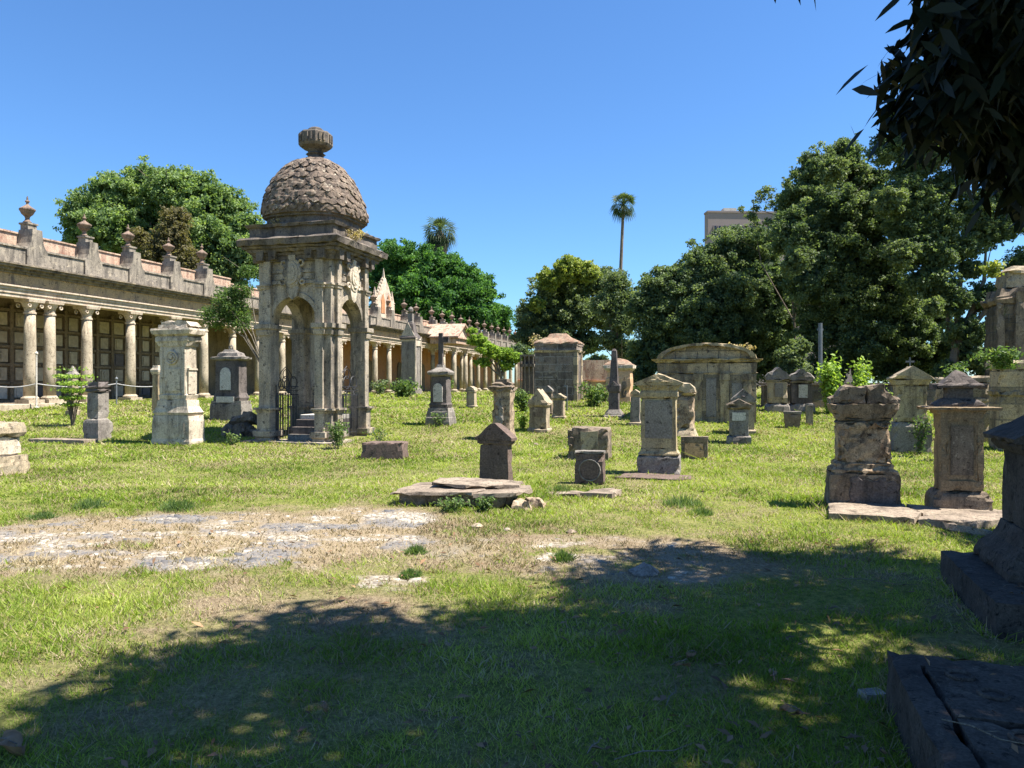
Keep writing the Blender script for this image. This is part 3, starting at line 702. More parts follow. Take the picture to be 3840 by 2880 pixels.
# block house
e, (cx, cy, z0, w, d, h) = mon('block_house', 'small dark block-built tomb house with red tile roof in the middle distance', 'tomb house', (2004, 2190), (1290, 1506), [
    ('wall', 'blocks', [('r', [(0, 1.0), (.97, 1.0)]), ('b', -1.03, 1.03, -1.03, 1.03, .95, 1.0)]),
    ('corner_pier', 'ashlar', [('b', .86, 1.05, -1.06, -.7, 0, .84), ('b', .9, 1.05, .2, .5, 0, .84), ('r', [(.84, 1.06), (.88, 1.1)])]),
    ('roof', 'tileg', [('r', [(.99, 1.06), (1.02, 1.06), (1.1, .6), (1.13, .5), (1.17, .4), (1.18, .3)])], dict(rough=.05, chip=.05)),
    ('block_patch', 'greyd', [('b', -.05, .55, -1.02, -.9, .80, .9), ('b', -.8, -.55, -1.02, -.9, .68, .77), ('b', -.02, .3, -1.02, -.9, .52, .62), ('b', -.8, -.1, -1.02, -.9, .40, .43)]),
    ('doorway', 'dark', [('b', 1.0, 1.02, -.6, .1, 0, .7)])], r=.85, rough=.012, chip=.03, cut=.2)
# ruined tile-topped tower behind the obelisk
mon('ruined_tomb_tower', 'ruined plastered tomb with tile rubble top behind the dark obelisk', 'tomb', (2262, 2386), (1350, 1510), [
    ('wall', 'peach', [('r', [(0, .85), (.55, .85), (.6, .82), (.78, .82)])]),
    ('cornice', 'pale', [('r', [(.74, .86), (.80, 1.0), (.87, 1.02), (.88, .9)])]),
    ('roof', 'tileg', [('r', [(.88, .96), (.95, .7), (1.03, .3)])], dict(rough=.05)),
    ('niche', 'brown', [('b', .2, .6, -.9, -.8, .1, .5), ('b', -.6, -.2, -.9, -.8, .1, .5)])], rough=.03, chip=.06)
# obelisk
mon('obelisk', 'slender dark obelisk on a stepped base in the middle of the lawn', 'obelisk', (2264, 2342), (1308, 1568), [
    ('base', 'greyd', [('r', [(0, 1.05), (.03, 1.05), (.04, .95), (.06, .9), (.12, .66)])]),
    ('pedestal', 'dark', [('r', [(.12, .55), (.36, .52), (.38, .62), (.42, .68), (.46, .70), (.49, .62)]), ('g', .46, .53, .7, .7)]),
    ('shaft', 'dark', [('r', [(.49, .46), (.97, .27), (1.0, .1)])])], chip=.01, rough=.005)
mon('small_stele', 'pale narrow stele with curved gable between the obelisk and the tall stele', 'headstone', (2358, 2408), (1460, 1598),
    [('base', 'tan', [('r', [(0, 1.1), (.08, 1.1), (.1, .95)])]), ('shaft', 'greyd', [('r', [(.1, .8), (.8, .76)])]),
     ('cap', 'tan', [('r', [(.8, .85), (.84, 1)]), ('o', [(-1, .84), (1, .84), (.7, .93), (0, 1), (-.7, .93)], -1, 1)])])
# tall gabled stele + ground slab
mon('tall_gabled_stele', 'tall ochre gabled stele with grey stained panel standing right of centre', 'stele', (2388, 2556), (1400, 1786), [
    ('base', 'greyd', [('r', [(0, 1), (.02, 1.0), (.17, .99), (.19, .95)])], dict(chip=.05, rough=.02)),
    ('base_moulding', 'ochre', [('r', [(.19, .95), (.21, .97), (.235, .85), (.26, .84)])]),
    ('shaft', 'ochre', [('r', [(.26, .83), (.75, .81)])]),
    ('panel', 'greyd', [('b', -.62, .66, -.86, -.8, .36, .73)], SM),
    ('cornice', 'ochre', [('r', [(.75, .84), (.77, .9), (.81, .9), (.83, .85), (.86, .92), (.88, 1.0)])]+[('b', x-.045, x+.045, -1.0, -.85, .855, .875) for x in np.linspace(-.8, .8, 11)]),
    ('gable', 'ochre', [('o', [(-1.05, .88), (1.05, .88), (1.14, .905), (0, 1.0), (-1.14, .905)], -1.05, 1.05), ('o', [(-.7, .905), (.7, .905), (0, .965)], -1.1, -1.0)])], r=.75, chip=.02, rough=.008)
x0, y0 = GP(2450, 1800)
e = empty('ground_slab', (x0, y0+.1, 0), YAW, 'flat grey slab in the grass under the tall gabled stele', 'slab')
slabpoly(e, 'slab', [(-.62, -.18), (.5, -.2), (.66, .05), (.62, .5), (-.5, .5)], -.05, .035, 'gravel', 0, 3); excl(x0, y0+.15, .5, .2)
# eroded stele behind, with box
mon('eroded_stele', 'eroded rounded stele leaning behind the tall gabled stele', 'stele', (2520, 2618), (1432, 1640), [
    ('base', 'tan', [('r', [(0, 1.1), (.12, .8), (.16, .74)])]),
    ('shaft', 'eroded', [('r', [(.16, .74), (.74, .72)])]),
    ('cap', 'tan', [('r', [(.74, .8), (.8, .94)]), ('o', [(-.95, .8), (.95, .8), (.8, .9), (.4, .97), (-.4, 1.0), (-.9, .9)], -.9, .9)])], chip=.07, rough=.03)
mon('box_tomb', 'square low box tomb with recessed front panel beside the tall gabled stele', 'tomb', (2552, 2656), (1636, 1724), [
    ('box', 'brown', [('r', [(0, .98), (.85, .97), (.9, 1.02), (1, 1.0)]), ('b', -.98, -.7, -1.04, -.9, 0, .88), ('b', .7, .98, -1.04, -.9, 0, .88), ('b', -.98, .98, -1.04, -.9, .72, .88)]),
    ('panel', 'peach', [('b', -.7, .7, -1.0, -.9, .05, .72)])], r=.5, chip=.03)
# large arch-topped mausoleum
AT = [(-1.03, .74), (-1.12, .775), (-1.13, .80), (-.78, .80)]+[(-.62+.0, .84), (-.42, .90)]
curve = [(.98*math.cos(a), .80+.20*math.sin(a)) for a in np.linspace(math.radians(18), math.radians(162), 13)]
mon('arched_mausoleum', 'wide ochre block mausoleum with curved segmental pediment under the dome-shaped tree', 'mausoleum', (2455, 2845), (1295, 1590), [
    ('wall', 'ashlar', [('r', [(0, .97), (.62, .97)])]),
    ('frieze', 'ashlar', [('r', [(.62, .985), (.635, 1.0), (.64, .975), (.76, .98)])]),
    ('pilaster', 'ochre', [('b', x-.085, x+.085, -1.03, -.96, 0, .58) for x in (-.88, -.16, .36, .8)]+[('b', x-.1, x+.1, -1.05, -.96, .54, .62) for x in (-.88, -.16, .36, .8)]),
    ('panel', 'greyd', [('b', -.0, .2, -1.0, -.96, .08, .56), ('b', .5, .7, -1.0, -.96, .08, .5), ('b', -.7, -.3, -1.0, -.96, .08, .5)], SM),
    ('cornice', 'ochre', [('r', [(.76, .99), (.775, 1.03), (.785, 1.03), (.79, 1.09), (.81, 1.1)])], dict(rough=.006, chip=.03)),
    ('pediment', 'ashlar', [('o', [(-.9, .81), (.9, .81)]+[(.9*math.cos(a), .81+.165*math.sin(a)) for a in np.linspace(.05, math.pi-.05, 15)], -.98, .9)]),
    ('curved_moulding', 'ochre', [('o', [(.98*math.cos(a), .81+.20*math.sin(a)) for a in np.linspace(0, math.pi, 15)]+[(.86*math.cos(a), .81+.165*math.sin(a)) for a in np.linspace(math.pi, 0, 15)], -1.12, -.88)], dict(rough=.008, chip=.03)),
    ('roof', 'tan', [('o', [(.98*math.cos(a), .812+.198*math.sin(a)) for a in np.linspace(0, math.pi, 15)], -.88, .95)], dict(rough=.01, chip=.02))], r=.7, yaw=YAW, chip=.04, rough=.02, cut=.16)
# two blocks
mon('square_block', 'big rough square block with recessed face standing behind the small arched stone', 'stone block', (2130, 2298), (1602, 1728), [
    ('block', 'brown', [('r', [(0, 1), (.9, .98), (1, .94)]), ('b', -1, -.72, -1.06, -.9, 0, .92)]),
    ('panel', 'tan', [('b', -.35, .5, -1.04, -.95, .1, .9)])], r=.75, chip=.08, rough=.03)
mon('arched_stone', 'small upright stone with carved round arch on its face', 'headstone', (2156, 2270), (1690, 1822), [
    ('block', 'gravel', [('r', [(0, 1), (.93, .99)])], dict(chip=.03)),
    ('ledge', 'greyd', [('r', [(.93, 1.02), (1.0, 1.02)])]),
    ('arch', 'greyd', [('ring', .05, .44, .74, -1.02, .05)], SM),
    ('disc', 'gravel', [('c', .05, .44, .66, -1.02, -.9)])], r=.5, chip=.03, rough=.012)
x0, y0 = GP(2195, 1868)
e = empty('broken_ground_slab', (x0, y0+.25, 0), -.1, 'broken flat slab in the grass before the small arched stone', 'slab')
slabpoly(e, 'slab_piece', [(-.55, -.05), (-.1, -.1), (.05, .2), (-.4, .3)], -.04, .035, 'slab', 0, 5)
slabpoly(e, 'slab_piece', [(-.05, -.16), (.4, -.26), (.55, .15), (.45, .34), (.12, .25)], -.04, .06, 'slab', .02, 6)
excl(x0, y0+.25, .4, .2)
# white plaque stele and its neighbour
mon('plaque_stele', 'low gabled stele with square white plaque before the ochre mausoleum', 'headstone', (2722, 2818), (1495, 1668), [
    ('base', 'greyd', [('r', [(0, 1.0), (.16, .98), (.18, .85)])]),
    ('shaft', 'greyd', [('r', [(.18, .78), (.78, .76)]), ('b', -.5, .5, -.8, -.7, .24, .44)]),
    ('plaque', 'white', [('b', -.55, .55, -.82, -.74, .52, .70)], SM),
    ('cap', 'brown', [('r', [(.76, .84), (.80, .98), (.84, 1.0)]), ('g', .84, 1.0, 1.04, 1.0, .03)])], chip=.04)
mon('gabled_stele', 'gabled stele with star ornament just behind the white-plaque stele', 'headstone', (2738, 2836), (1458, 1632),
    gabled('tan', 'greyd', .66, .86, None, .12, [('star', 'dark', [('c', 0, .84, .16, -1.08, -.95)])]), chip=.03)
# back row left of pole
for (a, c_, top, pl, lb) in ((2866, 2962, 1378, 'white', 'weathered scroll-topped monument with pale slab, back row left of the utility pole'),
                        (2950, 3056, 1384, 'white', 'black scroll-topped monument with white tablet beside the utility pole')):
    dk = 'tan' if a < 2900 else 'dark'
    mon('scroll_top_monument', lb, 'monument', (a, c_), (top, 1548), [
        ('base', 'greyd', [('r', [(0, 1.05), (.14, 1.0), (.2, .9)])]),
        ('shaft', dk, [('r', [(.2, .82), (.68, .8)])]),
        ('tablet', pl if dk == 'dark' else 'greyd', [('b', -.25, .45, -.88, -.75, .34, .64)], SM),
        ('scroll_cap', 'greyd', [('r', [(.68, .88), (.73, 1.0)]), ('o', [(-1, .73), (1, .73), (1.04, .8), (.7, .9), (.4, .93), (.15, 1.0), (-.15, 1.0), (-.4, .92), (-.8, .88), (-1.04, .8)], -.9, .9)])], chip=.05, rough=.02)
mon('planter_box', 'squat brown stone planter box in the grass near the utility pole', 'planter', (2938, 3004), (1542, 1608), [
    ('box', 'brown', [('r', [(0, .85), (.7, 1.0), (.85, 1.0)])]), ('rim', 'greyd', [('r', [(.85, 1.06), (1.0, 1.06)])])], r=.7)
mon('short_stone_post', 'short square stone post right of the planter box', 'post', (3020, 3050), (1512, 1595), [
    ('post', 'tan', [('r', [(0, 1), (.9, .95)])]), ('cap', 'greyd', [('r', [(.9, 1.05), (1, 1.0)])])])
# broken scroll-top monument, right
mon('broken_scroll_monument', 'large crumbling brown monument with broken scroll top on the pale slab at right', 'monument', (3084, 3378), (1442, 1918), [
    ('base', 'brown', [('r', [(0, 1), (.02, 1), (.28, .97), (.285, .95)]), ('b', -1.0, -.62, -1.03, -.9, 0, .27)], dict(rough=.02, chip=.04)),
    ('black_crust', 'dark', [('o', [(-.55, .02), (.93, .02), (.93, .2), (.6, .27), (-.5, .26)], -1.035, -.94)], dict(rough=.025, chip=.05, cut=.05)),
    ('base_moulding', 'eroded', [('r', [(.285, .96), (.31, .93), (.33, .82), (.36, .84), (.375, .76)])]),
    ('shaft', 'eroded', [('r', [(.375, .74), (.68, .73)]), ('b', -.73, -.56, -.84, -.7, .38, .66), ('b', .58, .74, -.84, -.7, .38, .5), ('b', -.73, .73, -.84, -.7, .64, .69)], dict(rough=.04, chip=.09, cut=.045)),
    ('necking', 'brown', [('r', [(.68, .76), (.695, .80), (.705, .70), (.72, .78), (.73, .78)])]),
    ('cornice', 'brown', [('r', [(.73, .80), (.80, .93), (.835, .97), (.845, .99)])], dict(rough=.02, chip=.05)),
    ('scroll_crest', 'brown', [('o', [(-.95, .85), (.04, .85), (.05, .985), (-.1, .975), (-.25, .985), (-.42, 1.0), (-.58, .985), (-.68, .95), (-.76, .91), (-.95, .89)], -.8, .7),
                               ('o', [(.07, .85), (.96, .85), (1.0, .88), (.95, .90), (.8, .91), (.62, .95), (.52, .985), (.4, 1.0), (.08, .99)], -.78, .7)], dict(rough=.02, chip=.05))], r=.62, rough=.02, chip=.05)
# right stele with stepped pyramid cap
mon('pyramid_cap_stele', 'tall brown panelled stele with dark stepped pyramid cap at right', 'stele', (3462, 3724), (1386, 1938), [
    ('base', 'brown', [('r', [(0, 1.0), (.02, 1.0), (.10, .99), (.125, .94), (.14, .86), (.16, .78)])], dict(rough=.02, chip=.05)),
    ('shaft', 'panelb', [('r', [(.16, .72), (.70, .72)]), ('b', -.72, -.50, -.82, -.7, .16, .70), ('b', .50, .72, -.82, -.7, .16, .70), ('b', -.72, .72, -.82, -.7, .16, .23), ('b', -.72, .72, -.82, -.7, .64, .70), ('b', -.50, -.44, -.78, -.7, .23, .64), ('b', .44, .50, -.78, -.7, .23, .64)]),
    ('panel', 'brown', [('b', -.38, .38, -.755, -.7, .27, .61)], SM),
    ('cornice', 'panelb', [('r', [(.69, .80), (.715, .86), (.72, 1.22), (.738, 1.25), (.742, 1.1)])], dict(rough=.006, chip=.02)),
    ('stepped_cap', 'dark', [('r', [(.742, .82), (.76, .82), (.79, .60), (.80, .46), (.87, .44), (.872, .74), (.89, .78), (.90, .70), (.905, .60), (1.0, .10)]), ('b', -.92, -.62, -.4, .4, .862, .90), ('b', .62, .92, -.4, .4, .862, .90)])], r=.62, rough=.01, chip=.02)
# slabs below
x0, y0 = WX(3095, 9.0), 9.0
e = empty('grave_platform', (5.2, 8.75, 0), YAW, 'low pale cracked slab platform under the two big right-hand monuments', 'platform')
slabpoly(e, 'slab_piece', [(-1.42, -.50), (-.5, -.52), (-.35, -.1), (-.4, .55), (-1.30, .52)], -.05, .085, 'slab', 0, 7)
slabpoly(e, 'slab_piece', [(-.49, -.53), (.1, -.6), (.5, -.25), (.5, .55), (-.37, .55), (-.33, -.1)], -.05, .075, 'slab', 0, 8)
slabpoly(e, 'slab_piece', [(.5, -.24), (1.7, -.1), (1.7, .5), (.52, .55)], -.05, .07, 'slab', 0, 9)
b = MB(); b.tube([(-.35, -.5, .02), (-.15, -.85, .02), (.1, -1.05, .02), (.5, -1.2, .02), (.9, -1.22, .02)], [.07, .08, .07, .08, .07], 6); b.build('broken_kerb', M['slab'], e, rough=.03, cut=.08, chip=.03)
excl(5.0, 8.85, 1.15, .55)
# yellow gabled monument behind
mon('yellow_gabled_monument', 'tall yellowish plastered monument with gable and small iron cross behind the broken scroll monument', 'monument', (3325, 3500), (1372, 1702), [
    ('base', 'greyd', [('r', [(0, .95), (.3, .93), (.35, .86)])]),
    ('shaft', 'ochre', [('r', [(.35, .76), (.78, .76)]), ('b', -.5, .5, -.82, -.7, .64, .76)]),
    ('gable', 'tan', [('r', [(.78, .84), (.84, .98)]), ('g', .84, 1.0, 1.06, 1.0, .02)]),
    ('iron_cross', 'post', [('b', -.03, .03, -.03, .03, 1.0, 1.1), ('b', -.22, .22, -.03, .03, 1.04, 1.06)], NR)], r=.7, chip=.04)
for (a, c_, t_, bs, mk, lb) in ((3500, 3640, 1415, 1640, 'eroded', 'ruined brown stone stump with weeds behind the pyramid-cap stele'),
                        (3560, 3716, 1410, 1660, 'ashlar', 'low eroded masonry pier behind the pyramid-cap stele on its right'),
                        (3690, 3990, 1352, 1700, 'ashlar', 'large grey block tomb wall at the right edge under the ruined tower')):
    mon('masonry_pier', lb, 'ruin', (a, c_), (t_, bs), [
        ('wall', mk, [('r', [(0, .95), (.6, .93), (.62, 1.0), (.66, 1.0), (.67, .93), (.9, .93)])]),
        ('coping', 'tan', [('r', [(.9, 1.0), (.97, 1.02), (1, .95)])])], r=.6, chip=.07, rough=.03, yaw=YAW)
# dark monument at the right edge, on plinth
yy = -math.radians(19)
def wp(x, y): return (3.02+x*math.cos(yy)-y*math.sin(yy), 4.62+x*math.sin(yy)+y*math.cos(yy))
cx, cy = wp(1.3, .78)
e = empty('dark_gabled_monument', (cx, cy, 0), yy, 'black shaded monument with sloping gable on a broad plinth at the right edge', 'monument')
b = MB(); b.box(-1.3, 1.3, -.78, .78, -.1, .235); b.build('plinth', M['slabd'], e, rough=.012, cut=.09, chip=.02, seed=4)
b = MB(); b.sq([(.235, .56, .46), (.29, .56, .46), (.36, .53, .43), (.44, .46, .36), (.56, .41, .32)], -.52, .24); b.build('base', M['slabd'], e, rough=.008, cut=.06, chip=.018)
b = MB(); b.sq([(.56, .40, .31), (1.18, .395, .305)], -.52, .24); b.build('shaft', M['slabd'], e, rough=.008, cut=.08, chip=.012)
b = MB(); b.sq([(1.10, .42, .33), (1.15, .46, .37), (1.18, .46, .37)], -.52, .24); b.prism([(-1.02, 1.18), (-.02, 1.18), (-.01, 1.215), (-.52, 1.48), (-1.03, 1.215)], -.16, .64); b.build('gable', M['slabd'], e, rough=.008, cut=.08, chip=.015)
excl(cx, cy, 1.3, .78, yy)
# foreground tomb
def tp(x, y): return (1.87+x*.9511+y*.309, 3.70-x*.309+y*.9511)
cx, cy = tp(1.0, -1.35)
e = empty('foreground_tomb', (cx, cy, 0), -math.radians(18), 'dark cracked box tomb with ring handles filling the lower right corner', 'tomb')
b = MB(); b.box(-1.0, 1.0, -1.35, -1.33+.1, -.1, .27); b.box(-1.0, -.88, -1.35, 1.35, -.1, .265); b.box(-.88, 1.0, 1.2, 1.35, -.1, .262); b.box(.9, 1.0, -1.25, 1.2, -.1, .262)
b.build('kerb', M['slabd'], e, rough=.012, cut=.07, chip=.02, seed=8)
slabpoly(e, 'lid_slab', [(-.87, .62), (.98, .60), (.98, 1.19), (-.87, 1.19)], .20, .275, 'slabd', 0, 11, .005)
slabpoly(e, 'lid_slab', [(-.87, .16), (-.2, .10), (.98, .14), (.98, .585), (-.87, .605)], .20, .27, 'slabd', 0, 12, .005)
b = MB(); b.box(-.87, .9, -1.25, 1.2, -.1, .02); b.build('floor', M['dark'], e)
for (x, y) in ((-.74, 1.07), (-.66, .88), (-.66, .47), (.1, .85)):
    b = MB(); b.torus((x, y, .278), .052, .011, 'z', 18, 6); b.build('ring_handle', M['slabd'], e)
excl(cx, cy, 1.0, 1.35, -math.radians(18))
mon('fallen_tablet', 'pale broken marble tablet leaning against the foreground tomb', 'slab', (3215, 3330), (2535, 2640), [
    ('tablet', 'greyd', [('r', [(0, 1), (.35, .95)])])], r=.8, yaw=.1, rough=.01)
# ---- right ruin tower, low wall, boundary walls, pole, office, sheds
e, q = mon('ruined_tower', 'tall dark ruined masonry tower with pediment at the right edge above the tombs', 'ruin', (3660, 4060), (1000, 1520), [
    ('wall', 'lowwall', [('r', [(0, .95), (.4, .92), (.72, .9)])]),
    ('cornice', 'brown', [('r', [(.72, .94), (.75, 1.0), (.77, 1.02), (.78, .9), (.84, .86)])]),
    ('attic', 'tan', [('r', [(.84, .7), (.93, .68), (.94, .74), (.96, .74), (1.0, .5)])]),
    ('buttress', 'brown', [('o', [(-.6, .2), (-.2, .2), (-.35, .8), (-.55, .8)], -1.15, -.9), ('b', -.97, -.8, -1.0, -.9, .3, .72)]),
    ('window_frame', 'pale', [('b', -.12, .5, -1.0, -.92, .36, .62)]),
    ('window', 'orange', [('b', -.02, .4, -1.02, -.98, .39, .59)])], r=.7, Y=27, rough=.06, chip=.15, cut=.3, yaw=-.3)
e, q = mon('old_wall', 'long dark mossy boundary wall under the large right-hand trees', 'wall', (2850, 4100), (1436, 1560), [
    ('wall', 'lowwall', [('r', [(0, 1), (.93, 1)])]), ('coping', 'lowwall', [('r', [(.93, 1.01, 1.3), (1.0, 1.01, 1.25)])])], r=.03, Y=27, yaw=0, rough=.03, cut=.35)
e, q = mon('old_wall', 'pinkish plaster wall with orange base between the block house and the ruined tomb', 'wall', (1940, 2420), (1350, 1500), [
    ('wall', 'frieze', [('r', [(0, 1, 1), (.46, 1, 1)])]), ('upper_wall', 'pink', [('r', [(.5, 1, .9), (1, 1, .9)])]), ('rail', 'orange', [('r', [(.46, 1, 1.4), (.5, 1, 1.4)])])], r=.03, Y=52, yaw=0, rough=.02, cut=.8)
e, q = mon('old_shed', 'dark post-and-beam shed in shade at the end of the colonnade', 'shed', (1950, 2012), (1330, 1505), [
    ('wall', 'dark', [('b', -1, 1, .5, 1, 0, 1)]), ('beam', 'bark', [('b', -1.05, 1.05, -1, 1, .74, .8), ('b', -1.05, 1.05, -1, 1, .96, 1.0)]),
    ('post', 'bark', [('b', x-.08, x+.08, -1, -.8, 0, .96) for x in (-.9, -.3, .3, .9)])], r=.8, Y=46, rough=0)
e = empty('utility_pole', (WX(3076, 30), 30, gz(0, 30)), 0, 'plain grey utility pole rising before the dark right-hand trees', 'pole')
b = MB(); b.lathe([(-.2, .09), (3.2, .08)], 10); b.build('pole', M['post'], e)
b = MB(); b.box(-.12, .12, -.02, .02, 2.9, 2.98); b.build('bracket', M['post'], e)
e = empty('office_building', (WX(2655, 200), 200, 0), math.radians(3), 'brown-grey modern office block with narrow vertical windows far behind the trees', 'building')
zt = WZ(797, 200); b = MB(); b.box(0, 44, 0, 3, 0, zt); b.box(-.2, 44.2, -.2, 3, zt, zt+.5); b.build('wall', M['concrete'], e)
b = MB(); b.box(4.5, 8, .5, 2.5, zt+.5, zt+1.4); b.build('roof_unit', M['white'], e)
for i in range(30):
    x = 1.5+i*1.22; b = MB(); b.box(x+.1, x+.78, -.12, .1, zt-6.7, zt-3.6); w_ = b.build('window', M['glass'], e)
    b = MB(); b.box(x-.12, x+.08, -.35, .0, zt-6.8, zt-3.5); b.build('mullion', M['concrete'], w_)
# ------------------------------------------------------------------ vegetation
def unit(v): return v/np.maximum(1e-6, np.linalg.norm(v, axis=1, keepdims=True))
def leaf_quads(C, Nn, size, aspect, rs, updir=None):
    """one folded diamond per leaf; C centres, Nn normals"""
    n = len(C); up = rs.normal(size=(n, 3)) if updir is None else updir+rs.normal(size=(n, 3))*.35
    u = unit(np.cross(Nn, up)); w = unit(np.cross(u, Nn))
    s = np.asarray(size).reshape(-1, 1); a = s*aspect
    V = np.empty((n, 4, 3), dtype=np.float32)
    V[:, 0] = C-w*s*.5; V[:, 1] = C+u*a*.5+Nn*s*.10; V[:, 2] = C+w*s*.5; V[:, 3] = C-u*a*.5+Nn*s*.10
    F = np.arange(n*4).reshape(n, 4)
    return V.reshape(-1, 3), F
def crown(name, blobs, nleaf, size, mat, parent, seed=0, aspect=.6, flatn=.72, clump=.185, cpb=85, inner=.12, org=(0, 0, 0), squash=.8):
    """blobs: (x,y,z,r) ; clumps of leaves spread over each blob"""
    rs = np.random.RandomState(seed); CC = []; RR = []; TOT = sum(b[3]**2 for b in blobs)
    Cs = []; Ns = []; Sz = []; Rn = []
    for (bx, by, bz, br) in blobs:
        k = max(6, int(cpb)); d = unit(rs.normal(size=(k, 3))); out = rs.rand(k) < .3; rad = br*(.5+.45*rs.rand(k, 1)**.6)*np.where(out, 1.28, 1.0)[:, None]
        cc = np.array([bx, by, bz])+d*rad*np.array([1, 1, squash]); cr = br*clump*(.55+.9*rs.rand(k))*np.where(out, .6, 1.0)
        nb = int(2.9*nleaf*br*br/TOT); pk = cr**2/np.sum(cr**2); idx = rs.choice(k, nb, p=pk)
        dd = unit(rs.normal(size=(nb, 3))+np.array([0, 0, .25])); rr_ = (.25+1.15*rs.rand(nb, 1)**.9)*cr[idx][:, None]
        c = cc[idx]+dd*rr_*np.array([1, 1, .75]); Cs.append(c)
        Ns.append(unit(dd*(1-flatn)+rs.normal(size=(nb, 3))*flatn+np.array([0, 0, .25]))); Sz.append(size*(.6+.8*rs.rand(nb)))
        tone = rs.rand(k)*.45; Rn.append(np.clip(tone[idx]+rs.rand(nb)*.55, 0, 1))
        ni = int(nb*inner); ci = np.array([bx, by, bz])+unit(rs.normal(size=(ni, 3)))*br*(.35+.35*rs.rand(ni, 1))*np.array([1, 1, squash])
        Cs.append(ci); Ns.append(unit(rs.normal(size=(ni, 3)))); Sz.append(size*3*(.7+.6*rs.rand(ni))); Rn.append(rs.rand(ni)*.3)  # large inner leaves coloured darker for the crown's shaded interior
    C = np.vstack(Cs)-np.array(org); Nn = np.vstack(Ns); S = np.concatenate(Sz); R = np.concatenate(Rn)
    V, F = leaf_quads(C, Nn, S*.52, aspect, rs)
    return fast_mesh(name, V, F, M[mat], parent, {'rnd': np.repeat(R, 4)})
def trunk_mesh(par, base, tops, r0, mat='bark', org=(0, 0, 0), fork=.4, name='trunk', seed=0):
    rnd = random.Random(seed); b = MB(); o = Vector(org); base = Vector(base)-o
    cen = sum((Vector(t)-o for t in tops), Vector())/len(tops); fk = base.lerp(Vector((base.x*.7+cen.x*.3, base.y*.7+cen.y*.3, cen.z)), fork)
    b.tube([base+Vector((0, 0, -.2)), base.lerp(fk, .3)+Vector((rnd.uniform(-.1, .1)*r0*4, 0, 0)), fk], [r0*1.3, r0, r0*.8], 8)
    for t in tops:
        t = Vector(t)-o; m = fk.lerp(t, .5)+Vector((rnd.uniform(-1, 1), rnd.uniform(-1, 1), rnd.uniform(.2, 1)))*(t-fk).length*.12
        b.tube([fk, m, t], [r0*.6, r0*.38, r0*.12], 6)
        for _ in range(2):
            q = m.lerp(t, rnd.random()); e_ = q+Vector((rnd.uniform(-1, 1), rnd.uniform(-1, 1), rnd.uniform(0, 1)))*(t-fk).length*.3
            b.tube([q, e_], [r0*.2, r0*.05], 4)
    return b.build(name, M[mat], par)
def tree(label, Y, blobs, nleaf, size, mat, tr=None, seed=0, extra=None, name='tree', tk=1, tm='bark', **kw):
    """blobs in photo pixels: (px, py, rpx, dY)"""
    B = [(WX(p, Y+dy), Y+dy, WZ(q, Y+dy), r*(Y+dy)/FPX) for p, q, r, dy in blobs]
    tx = tr if tr is not None else sum(b[0] for b in blobs)/len(blobs)
    base = (WX(tx, Y), Y, gz(0, Y)); e = empty(name, base, 0, label, 'tree')
    crown('crown', B, nleaf, size, mat, e, seed, org=base, **kw)
    trunk_mesh(e, base, [(b[0], b[1], b[2]) for b in B[:7]], .012*Y**.5*3.2*tk, tm, org=base, seed=seed)
    for mt, bl, nl, sz in (extra or []):
        B2 = [(WX(p, Y+dy), Y+dy, WZ(q, Y+dy), r*(Y+dy)/FPX) for p, q, r, dy in bl]
        crown('crown_patch', B2, nl, sz, mt, e, seed+50, org=base, **kw)
    return e
tree('broad bright green tree rising behind the left niche colonnade', 50,
     [(330, 800, 95, 0), (430, 730, 100, 0), (560, 700, 95, 2), (650, 720, 110, 0), (760, 760, 110, 0), (860, 790, 90, 1), (920, 860, 80, 0), (300, 880, 70, 0), (420, 860, 110, -1),
      (740, 880, 130, -1), (860, 940, 110, -1), (560, 850, 110, 2), (820, 1030, 90, -1), (600, 960, 110, 0), (450, 960, 90, 1), (920, 990, 75, 0)], 34000, .36, 'L_left', seed=1, squash=.95,
     extra=[('L_brown', [(640, 900, 75, -5), (590, 960, 70, -5), (660, 820, 55, -5), (700, 980, 60, -5), (520, 890, 45, -5)], 4200, .26)])
tree('dense glossy dark green ficus behind the far end of the colonnade', 99,
     [(1500, 980, 95, 0), (1440, 1050, 90, 0), (1600, 1000, 95, 0), (1700, 1030, 90, 0), (1580, 1090, 110, -2), (1700, 1120, 110, -2), (1790, 1090, 85, 0), (1800, 1180, 90, -2), (1860, 1200, 70, 0), (1650, 1190, 100, -3), (1500, 1140, 100, -2), (1880, 1270, 50, 0)],
     34000, .62, 'L_ficus', seed=2)
tree('rounded olive tree with top coloured yellowish as sunlit between the colonnade and the tall thin palm', 66,
     [(2080, 1090, 95, 0), (2160, 1050, 85, 0), (2240, 1060, 75, 1), (2030, 1180, 90, 0), (2140, 1180, 100, 0), (2250, 1170, 95, 0), (1990, 1260, 70, 0), (2080, 1270, 80, -1), (2200, 1290, 60, 0)],
     24000, .42, 'L_mid', seed=3, extra=[('L_yel', [(2130, 1010, 62, -4), (2060, 1050, 50, -4), (2200, 1020, 50, -4), (2010, 1140, 35, -4)], 4500, .38)])  # yellow-green leaf patches put the sunlit look of the crown top into colour
tree('slim grey-green tree standing under the tall thin palm', 58,
     [(2310, 1060, 50, 0), (2340, 1120, 55, 0), (2280, 1150, 60, 0), (2330, 1210, 60, 0), (2290, 1280, 45, 0), (2350, 1310, 45, 0)], 9000, .3, 'L_mid', seed=4, clump=.3)
